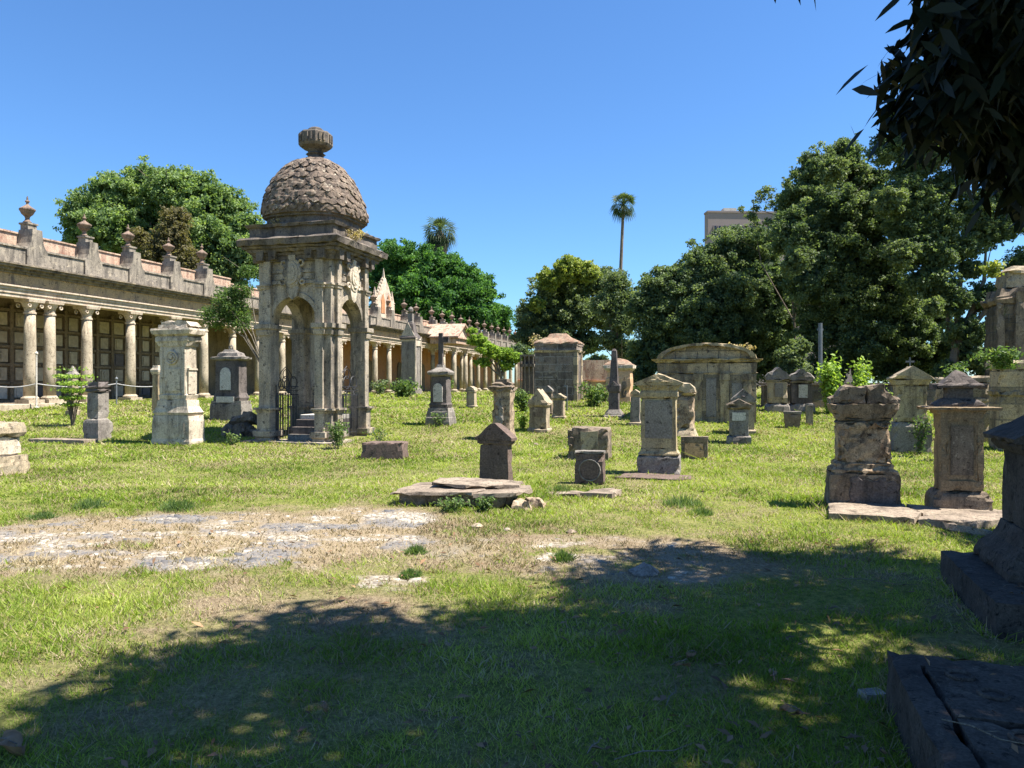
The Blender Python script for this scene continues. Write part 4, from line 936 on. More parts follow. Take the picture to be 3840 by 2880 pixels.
tree('huge dome-shaped dark tree behind the ochre arched mausoleum', 42,
     [(2740, 960, 110, 0), (2840, 940, 100, 0), (2640, 1010, 100, 0), (2560, 1060, 90, 0), (2470, 1090, 85, 0), (2410, 1150, 65, 0), (2480, 1220, 100, 0), (2600, 1180, 120, -1), (2740, 1100, 130, -1), (2880, 1060, 120, -1), (2900, 1200, 120, -1),
      (2760, 1250, 120, -1), (2620, 1310, 110, -1), (2450, 1330, 90, 0), (2900, 1330, 100, 0), (2540, 1400, 90, 0), (2780, 1380, 90, 0), (2400, 1400, 60, 0), (2950, 1440, 60, 0)],
     60000, .27, 'L_dark', seed=5, squash=.95)
tree('very tall dark leafy tree with ragged top at the right behind the tombs', 37,
     [(3060, 640, 85, 0), (3160, 610, 90, 0), (3240, 690, 90, 0), (3040, 740, 90, 0), (2960, 760, 50, 1), (3130, 790, 110, -1), (3270, 820, 110, -1), (3000, 880, 110, -1), (3130, 950, 120, -1), (3280, 980, 120, -1), (3060, 1060, 120, -1), (3200, 1130, 120, -1),
      (3340, 1120, 110, -1), (3080, 1230, 100, 0), (3240, 1270, 110, -1), (3400, 1250, 100, -1), (3500, 1190, 70, 0), (3560, 1290, 60, -1), (3120, 1360, 80, 0), (3330, 1360, 90, 0), (3480, 1360, 80, 0), (3010, 1400, 55, 0)],
     70000, .24, 'L_dark', seed=6, squash=.95, extra=[('L_mid', [(3330, 760, 60, -5), (3120, 640, 55, -5), (2990, 980, 60, -5), (3380, 950, 60, -5), (3500, 1150, 40, -6)], 4500, .22)])
tree('loose open tree with sky showing through near the top right corner', 33,
     [(3560, 1120, 80, 0), (3700, 1120, 80, 0), (3850, 1000, 90, 0), (3820, 1120, 90, 0), (3800, 1260, 90, 0), (3860, 560, 90, 0), (3700, 880, 80, 0), (3480, 1050, 90, 0), (3620, 1250, 80, 0), (3640, 1340, 70, 0), (3560, 1400, 60, 0), (3720, 1400, 70, 0), (3420, 480, 90, 0), (3500, 560, 100, 0), (3600, 520, 90, 0), (3700, 600, 100, 0), (3790, 700, 90, 0), (3420, 640, 80, 0), (3560, 700, 80, 0), (3650, 790, 80, 0), (3520, 850, 80, 0), (3450, 930, 80, 0), (3780, 850, 70, 0), (3600, 930, 70, 0), (3880, 780, 90, 0), (3640, 1010, 50, 0), (3380, 420, 60, 0), (3330, 560, 70, 0), (3360, 740, 90, 0), (3420, 850, 90, 0), (3460, 760, 90, 0), (3500, 960, 90, 0)],
     52000, .22, 'L_dark', tr=3560, seed=7, inner=.10)
tree('sparse grey twiggy tree top with few leaves left of the very tall dark tree', 39,
     [(2880, 740, 50, 0), (2820, 790, 40, 0), (2930, 820, 50, 0), (2960, 690, 40, 0), (2870, 860, 50, 0)], 1700, .22, 'L_mid', tr=2990, seed=8, tk=.3, clump=.3, inner=0, cpb=12)
tree('small tree with slanting pale branch in front of the left colonnade end', 24,
     [(850, 1120, 45, 0), (810, 1190, 50, 0), (880, 1160, 45, 0), (905, 1090, 40, 0), (900, 1210, 40, 0), (930, 1020, 30, 0)], 3600, .12, 'L_weed', tr=1010, seed=9, tk=.22, tm='palebark', clump=.36, inner=.0)
tree('low spreading light green tree in front of the far colonnade', 47,
     [(1790, 1275, 38, 0), (1830, 1310, 45, 0), (1880, 1330, 45, 0), (1930, 1340, 32, 0), (1770, 1240, 20, 0), (1810, 1360, 30, 0), (1900, 1370, 30, 0)], 5200, .24, 'L_fresh', tr=1885, seed=10, tk=.45, squash=.55, inner=.02)
tree('dark shrubby tree filling the gap beyond the block house', 60,
     [(1950, 1330, 50, 0), (2060, 1340, 60, 0), (2150, 1380, 60, 0), (2250, 1370, 50, 0), (2330, 1370, 50, 0), (2380, 1330, 60, 0), (2420, 1440, 50, -12)], 9000, .34, 'L_dark', seed=11)
tree('small dark tree among the back row tombs left of the utility pole', 27.6,
     [(2960, 1330, 50, 0), (2990, 1390, 50, 0), (2940, 1400, 40, 0), (3000, 1300, 40, 0)], 3200, .17, 'L_mid', seed=12, inner=.02)
# palms
def palm(label, px, Y, pytop, rpx, nfr, skirt=0, tr=.22, seed=0, pybase=None):
    zt = WZ(pytop, Y); R = rpx*Y/FPX; base = (WX(px, Y), Y, gz(0, Y)); rs = np.random.RandomState(seed)
    e = empty('palm_tree', base, 0, label, 'palm tree'); zc = zt-base[2]-R*.75
    b = MB(); b.tube([(-.6*R*(pybase or 0), 0, 0), (-.2*R*(pybase or 0), 0, zc*.6), (0, 0, zc)], [tr*1.3, tr, tr*.8], 8); b.build('trunk', M['bark'], e)
    V = []; F = []; Rn = []
    for i in range(nfr):
        az = rs.rand()*2*math.pi; el = math.radians(rs.uniform(-55 if skirt == 0 else -80, 80)); L = R*(.9+.2*rs.rand())*(.8 if el > .9 else 1)
        d = np.array([math.cos(az)*math.cos(el), math.sin(az)*math.cos(el), math.sin(el)]); side = unit(np.cross(d, [0, 0, 1.])[None])[0]; upv = np.cross(side, d); rl = rs.uniform(-1.1, 1.1); side = side*math.cos(rl)+upv*math.sin(rl)
        hub = np.array([0, 0, zc])+d*L*.45
        for k in range(9):
            a = math.radians(-75+150*k/8); q = d*math.cos(a)+side*math.sin(a); tip = hub+q*L*.6*(1-.25*abs(math.sin(a)))-np.array([0, 0, 1])*L*(.12+.25*(el < 0))
            pr = d*-math.sin(a)+side*math.cos(a); n0 = len(V); m = hub+q*L*.3
            V += [hub, m+pr*L*.028, tip, m-pr*L*.028]; F.append((n0, n0+1, n0+2, n0+3)); Rn += [rs.rand()*.6+(.3 if el > 0 else 0)]*4
        n0 = len(V); c0 = np.array([0, 0, zc]); V += [c0-side*.03*R, c0+side*.03*R, hub+side*.02*R, hub-side*.02*R]; F.append((n0, n0+1, n0+2, n0+3)); Rn += [.4]*4
    fast_mesh('crown', V, F, M['L_palm'], e, {'rnd': Rn})
    if skirt:
        b = MB(); b.lathe([(zc-R*1.5, R*.28), (zc-R*.7, R*.42), (zc-R*.1, R*.2)], 10); b.build('dead_frond_skirt', M['bark'], e, rough=.12, cut=.5)
palm('tall thin fan palm with small round head standing alone against the sky', 2338, 110, 722, 58, 60, tr=.26, seed=1, pybase=1)
palm('thick fan palm with shaggy skirt rising above the ficus', 1650, 105, 812, 74, 70, skirt=1, tr=.45, seed=2)

# shrubs and weeds
def plant(name, label, px, py, hpx, wpx, n, size, mat, cat='plant', seed=0, stems=6, stemcol='bark', Y=None, group=None, gr=False):
    if Y is None: x0, y0 = GP(px, py); z0 = gz(x0, y0)
    else: x0, y0, z0 = WX(px, Y), Y, WZ(py, Y)
    s = y0/FPX; h = hpx*s
    if gr: z0 = gz(x0, y0); h = WZ(py-hpx, y0)-z0
    w = wpx*s/2; e = empty(name, (x0, y0, z0), 0, label, cat, group); rs = np.random.RandomState(seed+77)
    b = MB(); tips = []
    for i in range(stems):
        a = rs.rand()*6.28; r = w*rs.rand()**.5; t = np.array([r*math.cos(a), r*math.sin(a)*.7, h*(.6+.4*rs.rand())]); m = np.array([t[0]*.35, t[1]*.35, t[2]*.55]); tips.append((m, t))
        b.tube([(0, 0, -.05), m, t], [.012*h+.004, .008*h+.003, .003], 4)
    b.build('stem', M[stemcol], e)
    idx = rs.randint(0, stems, n); f = rs.rand(n)**.8; C = np.empty((n, 3))
    for k in range(n):
        m, t = tips[idx[k]]; f_ = f[k]; C[k] = (m*(2*f_) if f_ < .5 else m+(t-m)*(2*f_-1))*1.0
    C += rs.normal(size=(n, 3))*np.array([w*.2, w*.2, h*.06]); C[:, 2] = np.maximum(C[:, 2], .02)
    if name == 'sapling': C[:, 2] = h*.33+C[:, 2]*.7; C[:, 2] = np.round(C[:, 2]/(h*.13))*h*.13+rs.normal(size=n)*h*.018; C[:, 0] *= 1.25-.5*(C[:, 2]/h)
    V, F = leaf_quads(C, unit(rs.normal(size=(n, 3))+np.array([0, -.2, .8])), size*(.6+.8*rs.rand(n)), .5, rs)
    fast_mesh('foliage', V, F, M[mat], e, {'rnd': np.repeat(rs.rand(n), 4)})
    return e
plant('sapling', 'young yellow-green sapling on the left lawn beside the dark pedestal', 272, 1598, 205, 175, 1900, .085, 'L_fresh', 'sapling', 1, 9)
plant('weed', 'leafy green weed growing at the near corner of the domed pavilion', 1268, 1672, 100, 95, 520, .075, 'L_weed', seed=2, Y=17.3)
plant('weed', 'thin pale weeds beside the domed pavilion on its right', 1420, 1660, 60, 110, 200, .06, 'L_weed', seed=3)
plant('weed', 'stalky weeds in the shade left of the domed pavilion', 868, 1668, 60, 90, 120, .07, 'L_weed', seed=4)
plant('bush', 'dark bush in front of the gothic spire tomb', 1510, 1492, 70, 130, 900, .16, 'L_weed', 'bush', 5, 8)
plant('bush', 'dark scrub at the foot of the far colonnade right of the pavilion', 1425, 1480, 60, 90, 600, .16, 'L_dark', 'bush', 6, 8)
plant('bush', 'dusty bush beneath the light green tree', 1670, 1480, 60, 90, 500, .15, 'L_weed', 'bush', 7, 8)
plant('bush', 'bright weedy bush between the brick monument and the pale gabled stele', 1965, 1545, 95, 90, 900, .1, 'L_weed', 'bush', 8, 9)
plant('bush', 'yellowish weed clump behind the pale gabled stele', 1960, 1612, 70, 60, 300, .08, 'L_fresh', 'bush', 9, 7)
plant('bush', 'dry pale shrub right of the block house', 2228, 1525, 90, 130, 900, .12, 'L_weed', 'bush', 10, 10, stemcol='palebark')
plant('bush', 'dark bush left of the obelisk base', 2262, 1510, 50, 60, 300, .12, 'L_dark', 'bush', 11, 7)
plant('bush', 'scrubby bush at the foot of the ruined tomb', 2390, 1500, 75, 60, 400, .12, 'L_weed', 'bush', 12, 7)
plant('shrub', 'bright leafy shrub with upright shoots behind the broken scroll monument on its left', 3120, 1525, 185, 120, 1500, .15, 'L_fresh', 'shrub', 13, 9, Y=25, gr=True)
plant('shrub', 'second bright leafy shrub rising above the broken scroll monument', 3235, 1525, 180, 100, 1100, .15, 'L_fresh', 'shrub', 14, 7, Y=25.5, gr=True)
plant('shrub', 'leafy weeds between the yellow gabled monument and the pyramid-cap stele', 3450, 1705, 150, 75, 420, .07, 'L_weed', 'shrub', 15, 8)
plant('weed', 'dry weeds sprouting on top of the ruined stump behind the pyramid-cap stele', 3570, 1440, 90, 110, 500, .08, 'L_weed', seed=16, Y=15.8)
plant('weed', 'weeds hanging over the large grey block tomb wall', 3760, 1385, 80, 200, 700, .09, 'L_weed', seed=17, Y=15)
plant('weed', 'scrub growing on the shoulder of the ruined tower', 3720, 1040, 60, 110, 500, .14, 'L_yel', seed=18, Y=27.3)
plant('weed', 'reddish weeds on the wall before the yellow gabled monument', 3320, 1500, 90, 60, 260, .07, 'L_fresh', seed=19, Y=16, gr=True)
plant('weed', 'grey-green weeds in front of the broken grave slab heap', 1690, 1920, 58, 150, 420, .05, 'L_weed', seed=20, stems=14)
plant('weed', 'small leafy weed at the right end of the broken grave slab heap', 1815, 1918, 60, 90, 320, .05, 'L_weed', seed=21, stems=9)
plant('weed', 'weeds at the base of the cross monument', 1640, 1602, 55, 70, 220, .07, 'L_weed', seed=22, stems=9)
plant('weed', 'pale dry weeds growing from the cornice of the ruined tomb', 2240, 1500, 40, 40, 100, .1, 'L_dry', seed=23)
plant('weed', 'dry grass growing on the arched mausoleum roof', 2745, 1345, 58, 180, 900, .10, 'L_dry', seed=24, Y=24.0, stems=14)
plant('weed', 'yellow dry weeds on the left ledge of the pavilion drum', 1052, 862, 40, 80, 420, .05, 'L_dry', seed=25, Y=18.6)
plant('weed', 'dry weeds on the right corner of the pavilion cornice', 1330, 905, 45, 120, 400, .05, 'L_dry', seed=26, Y=18.75)
plant('weed', 'dry twigs on the left end of the block house roof', 2010, 1310, 60, 70, 200, .1, 'L_dry', seed=27, Y=39.0)
for i, (px, py, hp, wp_) in enumerate([(340, 1905, 45, 110), (668, 1912, 50, 130), (160, 1945, 30, 90), (2560, 1895, 45, 150), (2110, 2100, 40, 80), (1560, 2075, 35, 80), (2100, 1850, 35, 80), (1540, 2160, 30, 80), (2630, 1930, 30, 90)]):
    x0, y0 = GP(px, py); e = empty('grass_tuft', (x0, y0, 0), 0, None, 'grass tuft'); rs = np.random.RandomState(i+300); n = 420
    e['label'] = ['dark tuft of taller grass near the left edge above the bare stony patch', 'bluish tuft of taller grass at the top of the bare stony patch', 'small tuft at the far left above the bare stony patch', 'taller grass tuft in front of the tall gabled stele slab', 'tuft of green in the middle of the dry strip right of the bare patch', 'green tuft in the dry strip below the slab heap', 'grass tuft between the slab heap and the broken flat slab', 'small low tuft in the dry strip at the edge of the bare patch', 'low grass tuft right of centre below the tall gabled stele'][i]
    s = y0/FPX; w = wp_*s/2; h = hp*s; a = rs.rand(n)*6.28; r = w*rs.rand(n)**.6; X = r*np.cos(a); Yy = r*np.sin(a); ln = rs.normal(size=(n, 2))*.35*h; hh = h*(.5+.6*rs.rand(n))*(1.1-.7*r/w)
    th = rs.rand(n)*3.14; bw = .006; V = np.empty((n, 4, 3)); dx, dy = np.cos(th)*bw, np.sin(th)*bw
    V[:, 0] = np.c_[X-dx, Yy-dy, 0*X-.01]; V[:, 1] = np.c_[X+dx, Yy+dy, 0*X-.01]; V[:, 2] = np.c_[X+dx*.2+ln[:, 0], Yy+dy*.2+ln[:, 1], hh]; V[:, 3] = np.c_[X-dx*.2+ln[:, 0], Yy-dy*.2+ln[:, 1], hh]
    fast_mesh('blades', V.reshape(-1, 3), np.arange(4*n).reshape(n, 4), M['L_weed'], e, {'rnd': np.repeat(rs.rand(n), 4)})

# ------------------------------------------------------------------ the big shading tree overhead (right of and above the camera)
rs = np.random.RandomState(42)
kx, ky = SUN_H[0]/math.tan(SUN_EL), SUN_H[1]/math.tan(SUN_EL)
SH = [(-2.3, -1.0), (-2.35, 3.1), (-2.2, 4.1), (-1.95, 4.75), (-1.5, 5.4), (-.9, 5.45), (-.3, 5.25), (.3, 5.4), (.75, 6.0), (1.2, 6.9), (1.9, 7.6), (2.6, 7.85), (3.5, 7.6), (4.1, 7.5), (5.0, 8.0), (9.5, 8.3), (9.5, -1.0)]
def inpoly(X, Yy, P):
    ins = np.zeros(len(X), bool); n = len(P)
    for i in range(n):
        x1, y1 = P[i]; x2, y2 = P[(i+1) % n]
        if y1 == y2: continue
        c = ((y1 > Yy) != (y2 > Yy)) & (X < (x2-x1)*(Yy-y1)/(y2-y1)+x1); ins ^= c
    return ins
TB = (9.2, 2.2, 0)
big = empty('mango_tree', TB, 0, 'big long-leaved tree whose dark drooping foliage hangs into the top right corner', 'tree')
nc = 5000
gx = rs.uniform(-3, 9.5, nc*3); gy = rs.uniform(-1, 8.5, nc*3); hh = rs.uniform(5.6, 8.4, nc*3)
wob = (vnoise(gx*1.6+9, gy*1.6)-.5)*.5
ok = inpoly(gx+wob, gy+wob, SH)
# thin the canopy where the lawn shows sun flecks
fleck = fbm(gx*1.5+3, gy*1.5+8, 2); thin = (fleck > .64) | ((gx > .6) & (gy > 3.6) & (fleck > .50) & (gx < 4.6)) | (np.hypot((gx+1.3)/.4, (gy-3.75)/.13) < 1) | (np.hypot((gx+.55)/.25, (gy-4.9)/.16) < 1)
fine = fbm(gx*3.3+31, gy*3.3+8, 2); thin |= (fine > .585) & (gx > .2) & (gy > 2.6); thin |= (fine > .66); thin |= (fine > .50) & (gx > 1.6) & (gx < 5) & (gy > .8) & (gy < 3.9)
ok &= ~(thin & (rs.rand(len(gx)) < .97))
X = gx+hh*kx; Yy = gy+hh*ky
vis = (Yy > 0) & (hh < CAMZ+.55*Yy+.65) & (np.abs(X) < .72*Yy+.4)
hh = np.where(vis, CAMZ+.55*Yy+.7+.5*rs.rand(len(hh)), hh); X = gx+hh*kx; Yy = gy+hh*ky
CL = np.c_[X, Yy, hh][ok][:nc]
def mango_leaves(cl, per, L0, seed, spread=.22, name='foliage'):
    rs = np.random.RandomState(seed); n = len(cl)*per; c = np.repeat(cl, per, axis=0)
    az = rs.rand(n)*6.283; dr = rs.uniform(.2, 1.5, n)      # droop
    d = unit(np.c_[np.cos(az), np.sin(az), -dr]); st = c+rs.normal(size=(n, 3))*spread*.5; L = L0*(.7+.6*rs.rand(n))[:, None]; W = L*.13
    side = unit(np.cross(d, rs.normal(size=(n, 3)))); g = np.array([0, 0, -1.])
    V = np.empty((n, 6, 3)); V[:, 0] = st; m1 = st+d*L*.35; m2 = st+d*L*.7+g*L*.06; V[:, 5] = m1+side*W; V[:, 1] = m1-side*W; V[:, 4] = m2+side*W*.8; V[:, 2] = m2-side*W*.8; V[:, 3] = st+d*L+g*L*.16
    i = np.arange(n)[:, None]*6; F = np.vstack([i+np.array([[0, 1, 5, 5]])]) if False else None
    F4 = np.vstack([i+np.array([[1, 2, 4, 5]]), i+np.array([[0, 1, 5, 0]])[:, :4]*1])
    Ft = np.vstack([i+np.array([[0, 1, 5]]), i+np.array([[1, 2, 4]]), i+np.array([[1, 4, 5]]), i+np.array([[2, 3, 4]])])
    return V.reshape(-1, 3), Ft, np.repeat(rs.rand(n), 6)
V1, F1, R1 = mango_leaves(CL, 16, .26, 1, .34)
# hanging clusters that reach into the frame: photo pixel of the cluster head, depth
HC = []
hang = [(3530, -60, 3.6), (3560, 20, 3.6), (3500, 120, 3.7), (3590, 110, 3.7), (3520, 230, 3.8), (3500, 330, 3.8), (3600, 260, 3.8), (3640, 60, 3.9), (3700, 160, 3.9), (3620, 360, 4.0), (3740, 300, 4.0), (3800, 100, 4.1), (3840, 230, 4.1), (3800, 400, 4.2), (3700, 440, 4.2), (3860, 520, 4.2), (3880, 330, 4.0), (3760, -20, 3.9), (3600, -40, 3.7), (3660, -80, 3.8), (3860, -20, 4.0), (3640, 180, 4.3), (3720, 60, 4.4), (3780, 250, 4.5), (3690, 350, 4.5), (3840, 440, 4.5), (3570, 420, 3.9), (3570, 180, 4.2), (3670, 250, 3.6), (3840, 540, 4.2), (3470, 250, 3.7), (3480, 330, 3.8), (3870, 620, 4.3), (3780, 520, 4.4)]
for k, (px, py, Y) in enumerate(hang):
    for q in range(7 if px > 3600 else 4):
        HC.append((WX(px, Y)+rs.normal()*.09+(.03 if px < 3600 else 0), Y+rs.normal()*.15, WZ(py, Y)+rs.normal()*.08))
        if px > 3600: HC.append((WX(px+130, Y)+rs.normal()*.12, Y+.2+rs.normal()*.2, WZ(py, Y)+rs.normal()*.1))
for px, py in ((2965, -85), (3070, -75)): HC.append((WX(px, 3.6), 3.6, WZ(py, 3.6)+.07))
HCa = np.array(HC)
V2, F2, R2 = mango_leaves(HCa, 15, .15, 3, .14)
# solid upper-right mass further back in the crown
MS = np.c_[rs.uniform(3.3, 6.5, 420), rs.uniform(4.6, 6.4, 420), rs.uniform(2.9, 6.2, 420)]
pxm = 1920+FPX*MS[:, 0]/MS[:, 1]; pym = 1440-FPX*(MS[:, 2]-CAMZ)/MS[:, 1]
keep = (pxm > 3660) & (pym < 340+(pxm-3640)*.6)
V3, F3, R3 = mango_leaves(MS[keep], 34, .155, 4, .25)
off = np.array(TB)
V = np.vstack([V1, V2, V3])-off; F = np.vstack([F1, F2+len(V1), F3+len(V1)+len(V2)]); R = np.concatenate([R1, R2, R3])
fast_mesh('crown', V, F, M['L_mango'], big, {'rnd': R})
b = MB()
o_ = Vector(TB)
fk = Vector((8.6, 2.4, 3.4))
b.tube([Vector((0, 0, -.3)), Vector((-.2, .1, 1.6)), fk-o_], [.38, .3, .27], 10)
for g0, g1, hz in [(-1.2, 3.6, 7.4), (0, 4.6, 7.8), (1.5, 5.6, 7.6), (3, 6.4, 7.6), (.5, 2.6, 7.6), (2.2, 3.6, 8), (4.5, 5.5, 7.6), (-.8, 1.6, 7.2), (4.5, 2.0, 7.4), (6.5, 4.5, 7.0), (3, .5, 7.4)]:
    t = Vector((g0+hz*kx, g1+hz*ky, hz)); m = fk.lerp(t, .5)+Vector((0, 0, 1.0)); b.tube([fk-o_, m-o_, t-o_], [.15, .09, .02], 7)
    for _ in range(2):
        q = m.lerp(t, rs.rand()); b.tube([q-o_, q-o_+Vector((rs.normal()*.5, rs.normal()*.5, abs(rs.normal())*.3))], [.035, .01], 5)
b.tube([Vector((8.4, 3.2, 5))-o_, Vector((6.2, 4.6, 4.9))-o_, Vector((3.6, 4.3, 3.6))-o_], [.1, .06, .015], 6)
b.build('trunk', M['bark'], big)
# ------------------------------------------------------------------ ground sheet
def ell(X, Y, cx, cy, rx, ry):
    return np.sqrt(((X-cx)/rx)**2+((Y-cy)/ry)**2)
def fields(X, Y):
    w1 = (fbm(X*1.1+3, Y*1.1+7)-.5); w2 = (fbm(X*4+13, Y*4+1)-.5)
    dA = ell(X+w1*1.1, Y+w2*.8, -3.3, 7.75, 2.35, 1.45)
    dA2 = ell(X+w1*1.0, Y+w2*.6, -1.75, 8.3, .95, 1.2)
    dB = ell(X+w1*1.6, Y+w1*1.2+w2*.6, .55, 6.9, 1.5, .95)
    dB2 = ell(X+w1*1.2, Y+w1+w2*.4, 1.2, 6.1, .7, .35); dB3 = ell(X, Y+w2*.4, -1.0, 5.95, .45, .25)
    bare = np.clip((1.08-np.minimum(dA, dA2))*5, 0, 1)
    patchy = np.clip((1.1-np.minimum(np.minimum(dB, dB2), dB3))*3, 0, 1)*np.clip((fbm(X*2.7+31, Y*3.1+5)-.48)*9, 0, 1)
    bare = np.maximum(bare*np.clip((fbm(X*2.2+50, Y*2.6)-.22)*9, 0, 1), patchy)
    gen = np.clip((fbm(X*.55+60, Y*.75+20)-.46)*3.6, 0, 1)*.55+np.clip((fbm(X*1.9+80, Y*2.3+20)-.50)*5, 0, 1)*.6
    near = np.clip((9.5-Y)/4, 0, 1)*(1+.5*(X < .5)*(Y > 4.6))*np.clip((Y-3.2)/2, .35, 1)
    dry = np.clip(gen*(.52+.4*near)+.8*np.clip(1.45-np.minimum(np.minimum(dA, dB), dA2), 0, .45)/.45*(.4+.6*(fbm(X*2+7, Y*2+90) > .47)), 0, 1)
    stone_ = bare*np.clip((fbm(X*1.25+21, Y*1.8+44)-.465)*9, 0, 1)*np.clip(.2-X, .25, 1)
    pale = bare*np.clip((fbm(X*1.8+61, Y*3.4+14)-.615+.07*(X > -2.6)*(X < 1.8))*11, 0, 1)
    return bare, dry, stone_, pale
xs = np.concatenate([-np.geomspace(1500, 9.3, 46), np.arange(-9, 9.01, .055), np.geomspace(9.3, 1500, 46)])
ys = np.concatenate([[-300, -60, -15, -4, -1], np.arange(1.0, 14.0, .055), np.geomspace(14.1, 2500, 130)])
GX, GY = np.meshgrid(xs, ys); X = GX.ravel(); Y = GY.ravel()
bare, dry, stn, pale = fields(X, Y)
nearm = np.clip((16-Y)/4, 0, 1)*(np.abs(X) < 9.2)
Z = gzn(Y)+nearm*((fbm(X*3.1, Y*3.1, 3)-.5)*.03*(1-bare)+(fbm(X*.7+9, Y*.7, 2)-.5)*.03+(fbm(X*9+9, Y*9, 2)-.5)*.012*bare-.006*bare)
Z = Z*(Y > 1.5)
nx_, ny_ = len(xs), len(ys); I = np.arange(nx_*ny_).reshape(ny_, nx_)
F = np.stack([I[:-1, :-1], I[:-1, 1:], I[1:, 1:], I[1:, :-1]], -1).reshape(-1, 4)
m, t, p = nmat('lawn_ground'); g = N(t, 'ShaderNodeNewGeometry').outputs['Position']
at = lambda n_: N(t, 'ShaderNodeAttribute', attribute_name=n_).outputs['Fac']
gc = mixc(t, ramp(t, noise(t, g, 1.4, 6, .7), .35, .65), (.18, .19, .045), (.27, .26, .08))
gc = mixc(t, ramp(t, noise(t, g, 11, 6, .8), .42, .62), gc, (.09, .12, .03))
straw = mixc(t, ramp(t, noise(t, vscale(t, g, (30, 11, 11)), 1, 5, .7), .35, .65), (.25, .19, .12), (.34, .27, .18))
soil = mixc(t, ramp(t, noise(t, g, 22, 6, .8), .4, .62), straw, (.15, .11, .07))
c = mixc(t, at('dry'), gc, soil); c = mixc(t, at('bare'), c, straw)
vo = N(t, 'ShaderNodeTexVoronoi'); vo.inputs['Scale'].default_value = 9; vo.inputs['Randomness'].default_value = 1
nz = N(t, 'ShaderNodeTexNoise'); nz.inputs['Scale'].default_value = 6; t.links.new(g, nz.inputs['Vector'])
t.links.new(mixc(t, .12, vscale(t, g, (1, 1.7, 1)), nz.outputs['Color']), vo.inputs['Vector'])
gs = mixc(t, ramp(t, noise(t, g, 13, 7, .75), .35, .65), (.15, .145, .15), (.26, .25, .24))
gs = mixc(t, ramp(t, noise(t, g, 34, 4, .7), .5, .62), gs, (.30, .24, .17))
c = mixc(t, at('stn'), c, gs)
pl = mixc(t, ramp(t, noise(t, g, 17, 7, .8), .44, .58), (.46, .42, .35), (.16, .12, .08))
c = mixc(t, at('pale'), c, pl)
sp_ = ramp(t, noise(t, g, 60, 4, .8), .33, .66, (.55, .55, .55, 1), (1.22, 1.22, 1.2, 1)); c = mixc(t, 1.0, c, sp_, 'MULTIPLY')
t.links.new(c, p.inputs['Base Color']); p.inputs['Roughness'].default_value = 1; p.inputs['Specular IOR Level'].default_value = .05
bb = N(t, 'ShaderNodeBump'); bb.inputs['Strength'].default_value = .7; bb.inputs['Distance'].default_value = .03
t.links.new(noise(t, g, 26, 8, .8), bb.inputs['Height']); t.links.new(bb.outputs[0], p.inputs['Normal'])
go = fast_mesh('ground', np.c_[X, Y, Z], F, m, None, {'bare': bare, 'dry': dry, 'stn': stn, 'pale': pale}, smooth=True); go['kind'] = 'structure'
go['label'] = 'green lawn with dry straw patches and worn stony ground'

# ------------------------------------------------------------------ grass blades
rs = np.random.RandomState(9)
bx = []; by = []; bh = []; bw = []
def scatter(y0, y1, dens, h, w):
    ym = y1; n = int(dens*(y1-y0)*(2*.72*(y0+y1)/2+1.0)); yy = y0+(y1-y0)*rs.rand(n); lim = .72*yy+.5
    xx = (rs.rand(n)*2-1)*lim; bx.append(xx); by.append(yy); bh.append(h*(.45+.9*rs.rand(n))); bw.append(w*(.6+.8*rs.rand(n)))
scatter(2.6, 4.2, 5200, .038, .0032); scatter(4.2, 6.5, 3600, .040, .0045); scatter(6.5, 10, 2000, .042, .0065); scatter(10, 15, 950, .048, .010)
scatter(15, 22, 420, .06, .017); scatter(22, 34, 150, .075, .03); scatter(34, 60, 26, .10, .06)
X = np.concatenate(bx); Y = np.concatenate(by); Hh = np.concatenate(bh); Ww = np.concatenate(bw)
bare, dry, stn, pale = fields(X, Y)
keep = rs.rand(len(X)) > np.clip(bare*1.0, 0, .90)*(1-.5*(stn < .2)*(pale < .2))
keep &= ~((np.clip(dry, 0, 1) > .45) & (rs.rand(len(X)) < .35))
for cx, cy, hx, hy, yw in EXCL:
    c_, s_ = math.cos(yw), math.sin(yw); lx = (X-cx)*c_+(Y-cy)*s_; ly = -(X-cx)*s_+(Y-cy)*c_
    keep &= ~((np.abs(lx) < hx) & (np.abs(ly) < hy))
X, Y, Hh, Ww, dry, bare = [a[keep] for a in (X, Y, Hh, Ww, dry, bare)]
# taller grass gathered round the feet of stones and slabs
ex, ey, eh, ew = [], [], [], []
for cx, cy, hx, hy, yw in EXCL:
    if cy > 40 or hx > 4: continue
    k = int(min(1100, 260*(hx+hy)*(14/max(cy, 5))**.5)); tt = rs.rand(k); sd_ = rs.randint(0, 4, k); off = np.abs(rs.normal(size=k))*.05+.0
    lx = np.where(sd_ < 2, (tt*2-1)*hx, np.where(sd_ == 2, -hx-off, hx+off)); ly = np.where(sd_ == 0, -hy-off, np.where(sd_ == 1, hy+off, (tt*2-1)*hy))
    c_, s_ = math.cos(yw), math.sin(yw); pn = vnoise(lx*6+cx*9, ly*6+cy*3)
    ok_ = pn > .38; ex.append((cx+lx*c_-ly*s_)[ok_]); ey.append((cy+lx*s_+ly*c_)[ok_]); eh.append((.05+.11*rs.rand(k)*pn)[ok_]); ew.append(np.full(k, .0008*cy+.002)[ok_])
ex = np.concatenate(ex); ey = np.concatenate(ey); m_ = len(ex)
X = np.concatenate([X, ex]); Y = np.concatenate([Y, ey]); Hh = np.concatenate([Hh, np.concatenate(eh)]); Ww = np.concatenate([Ww, np.concatenate(ew)])
dry = np.concatenate([dry, .25*np.ones(m_)]); bare = np.concatenate([bare, np.zeros(m_)])
n = len(X); clump = fbm(X*5+3, Y*5+9, 2); Hh *= .25+1.3*clump**1.5*(1-.45*dry)+.5*(rs.rand(n) < .03)
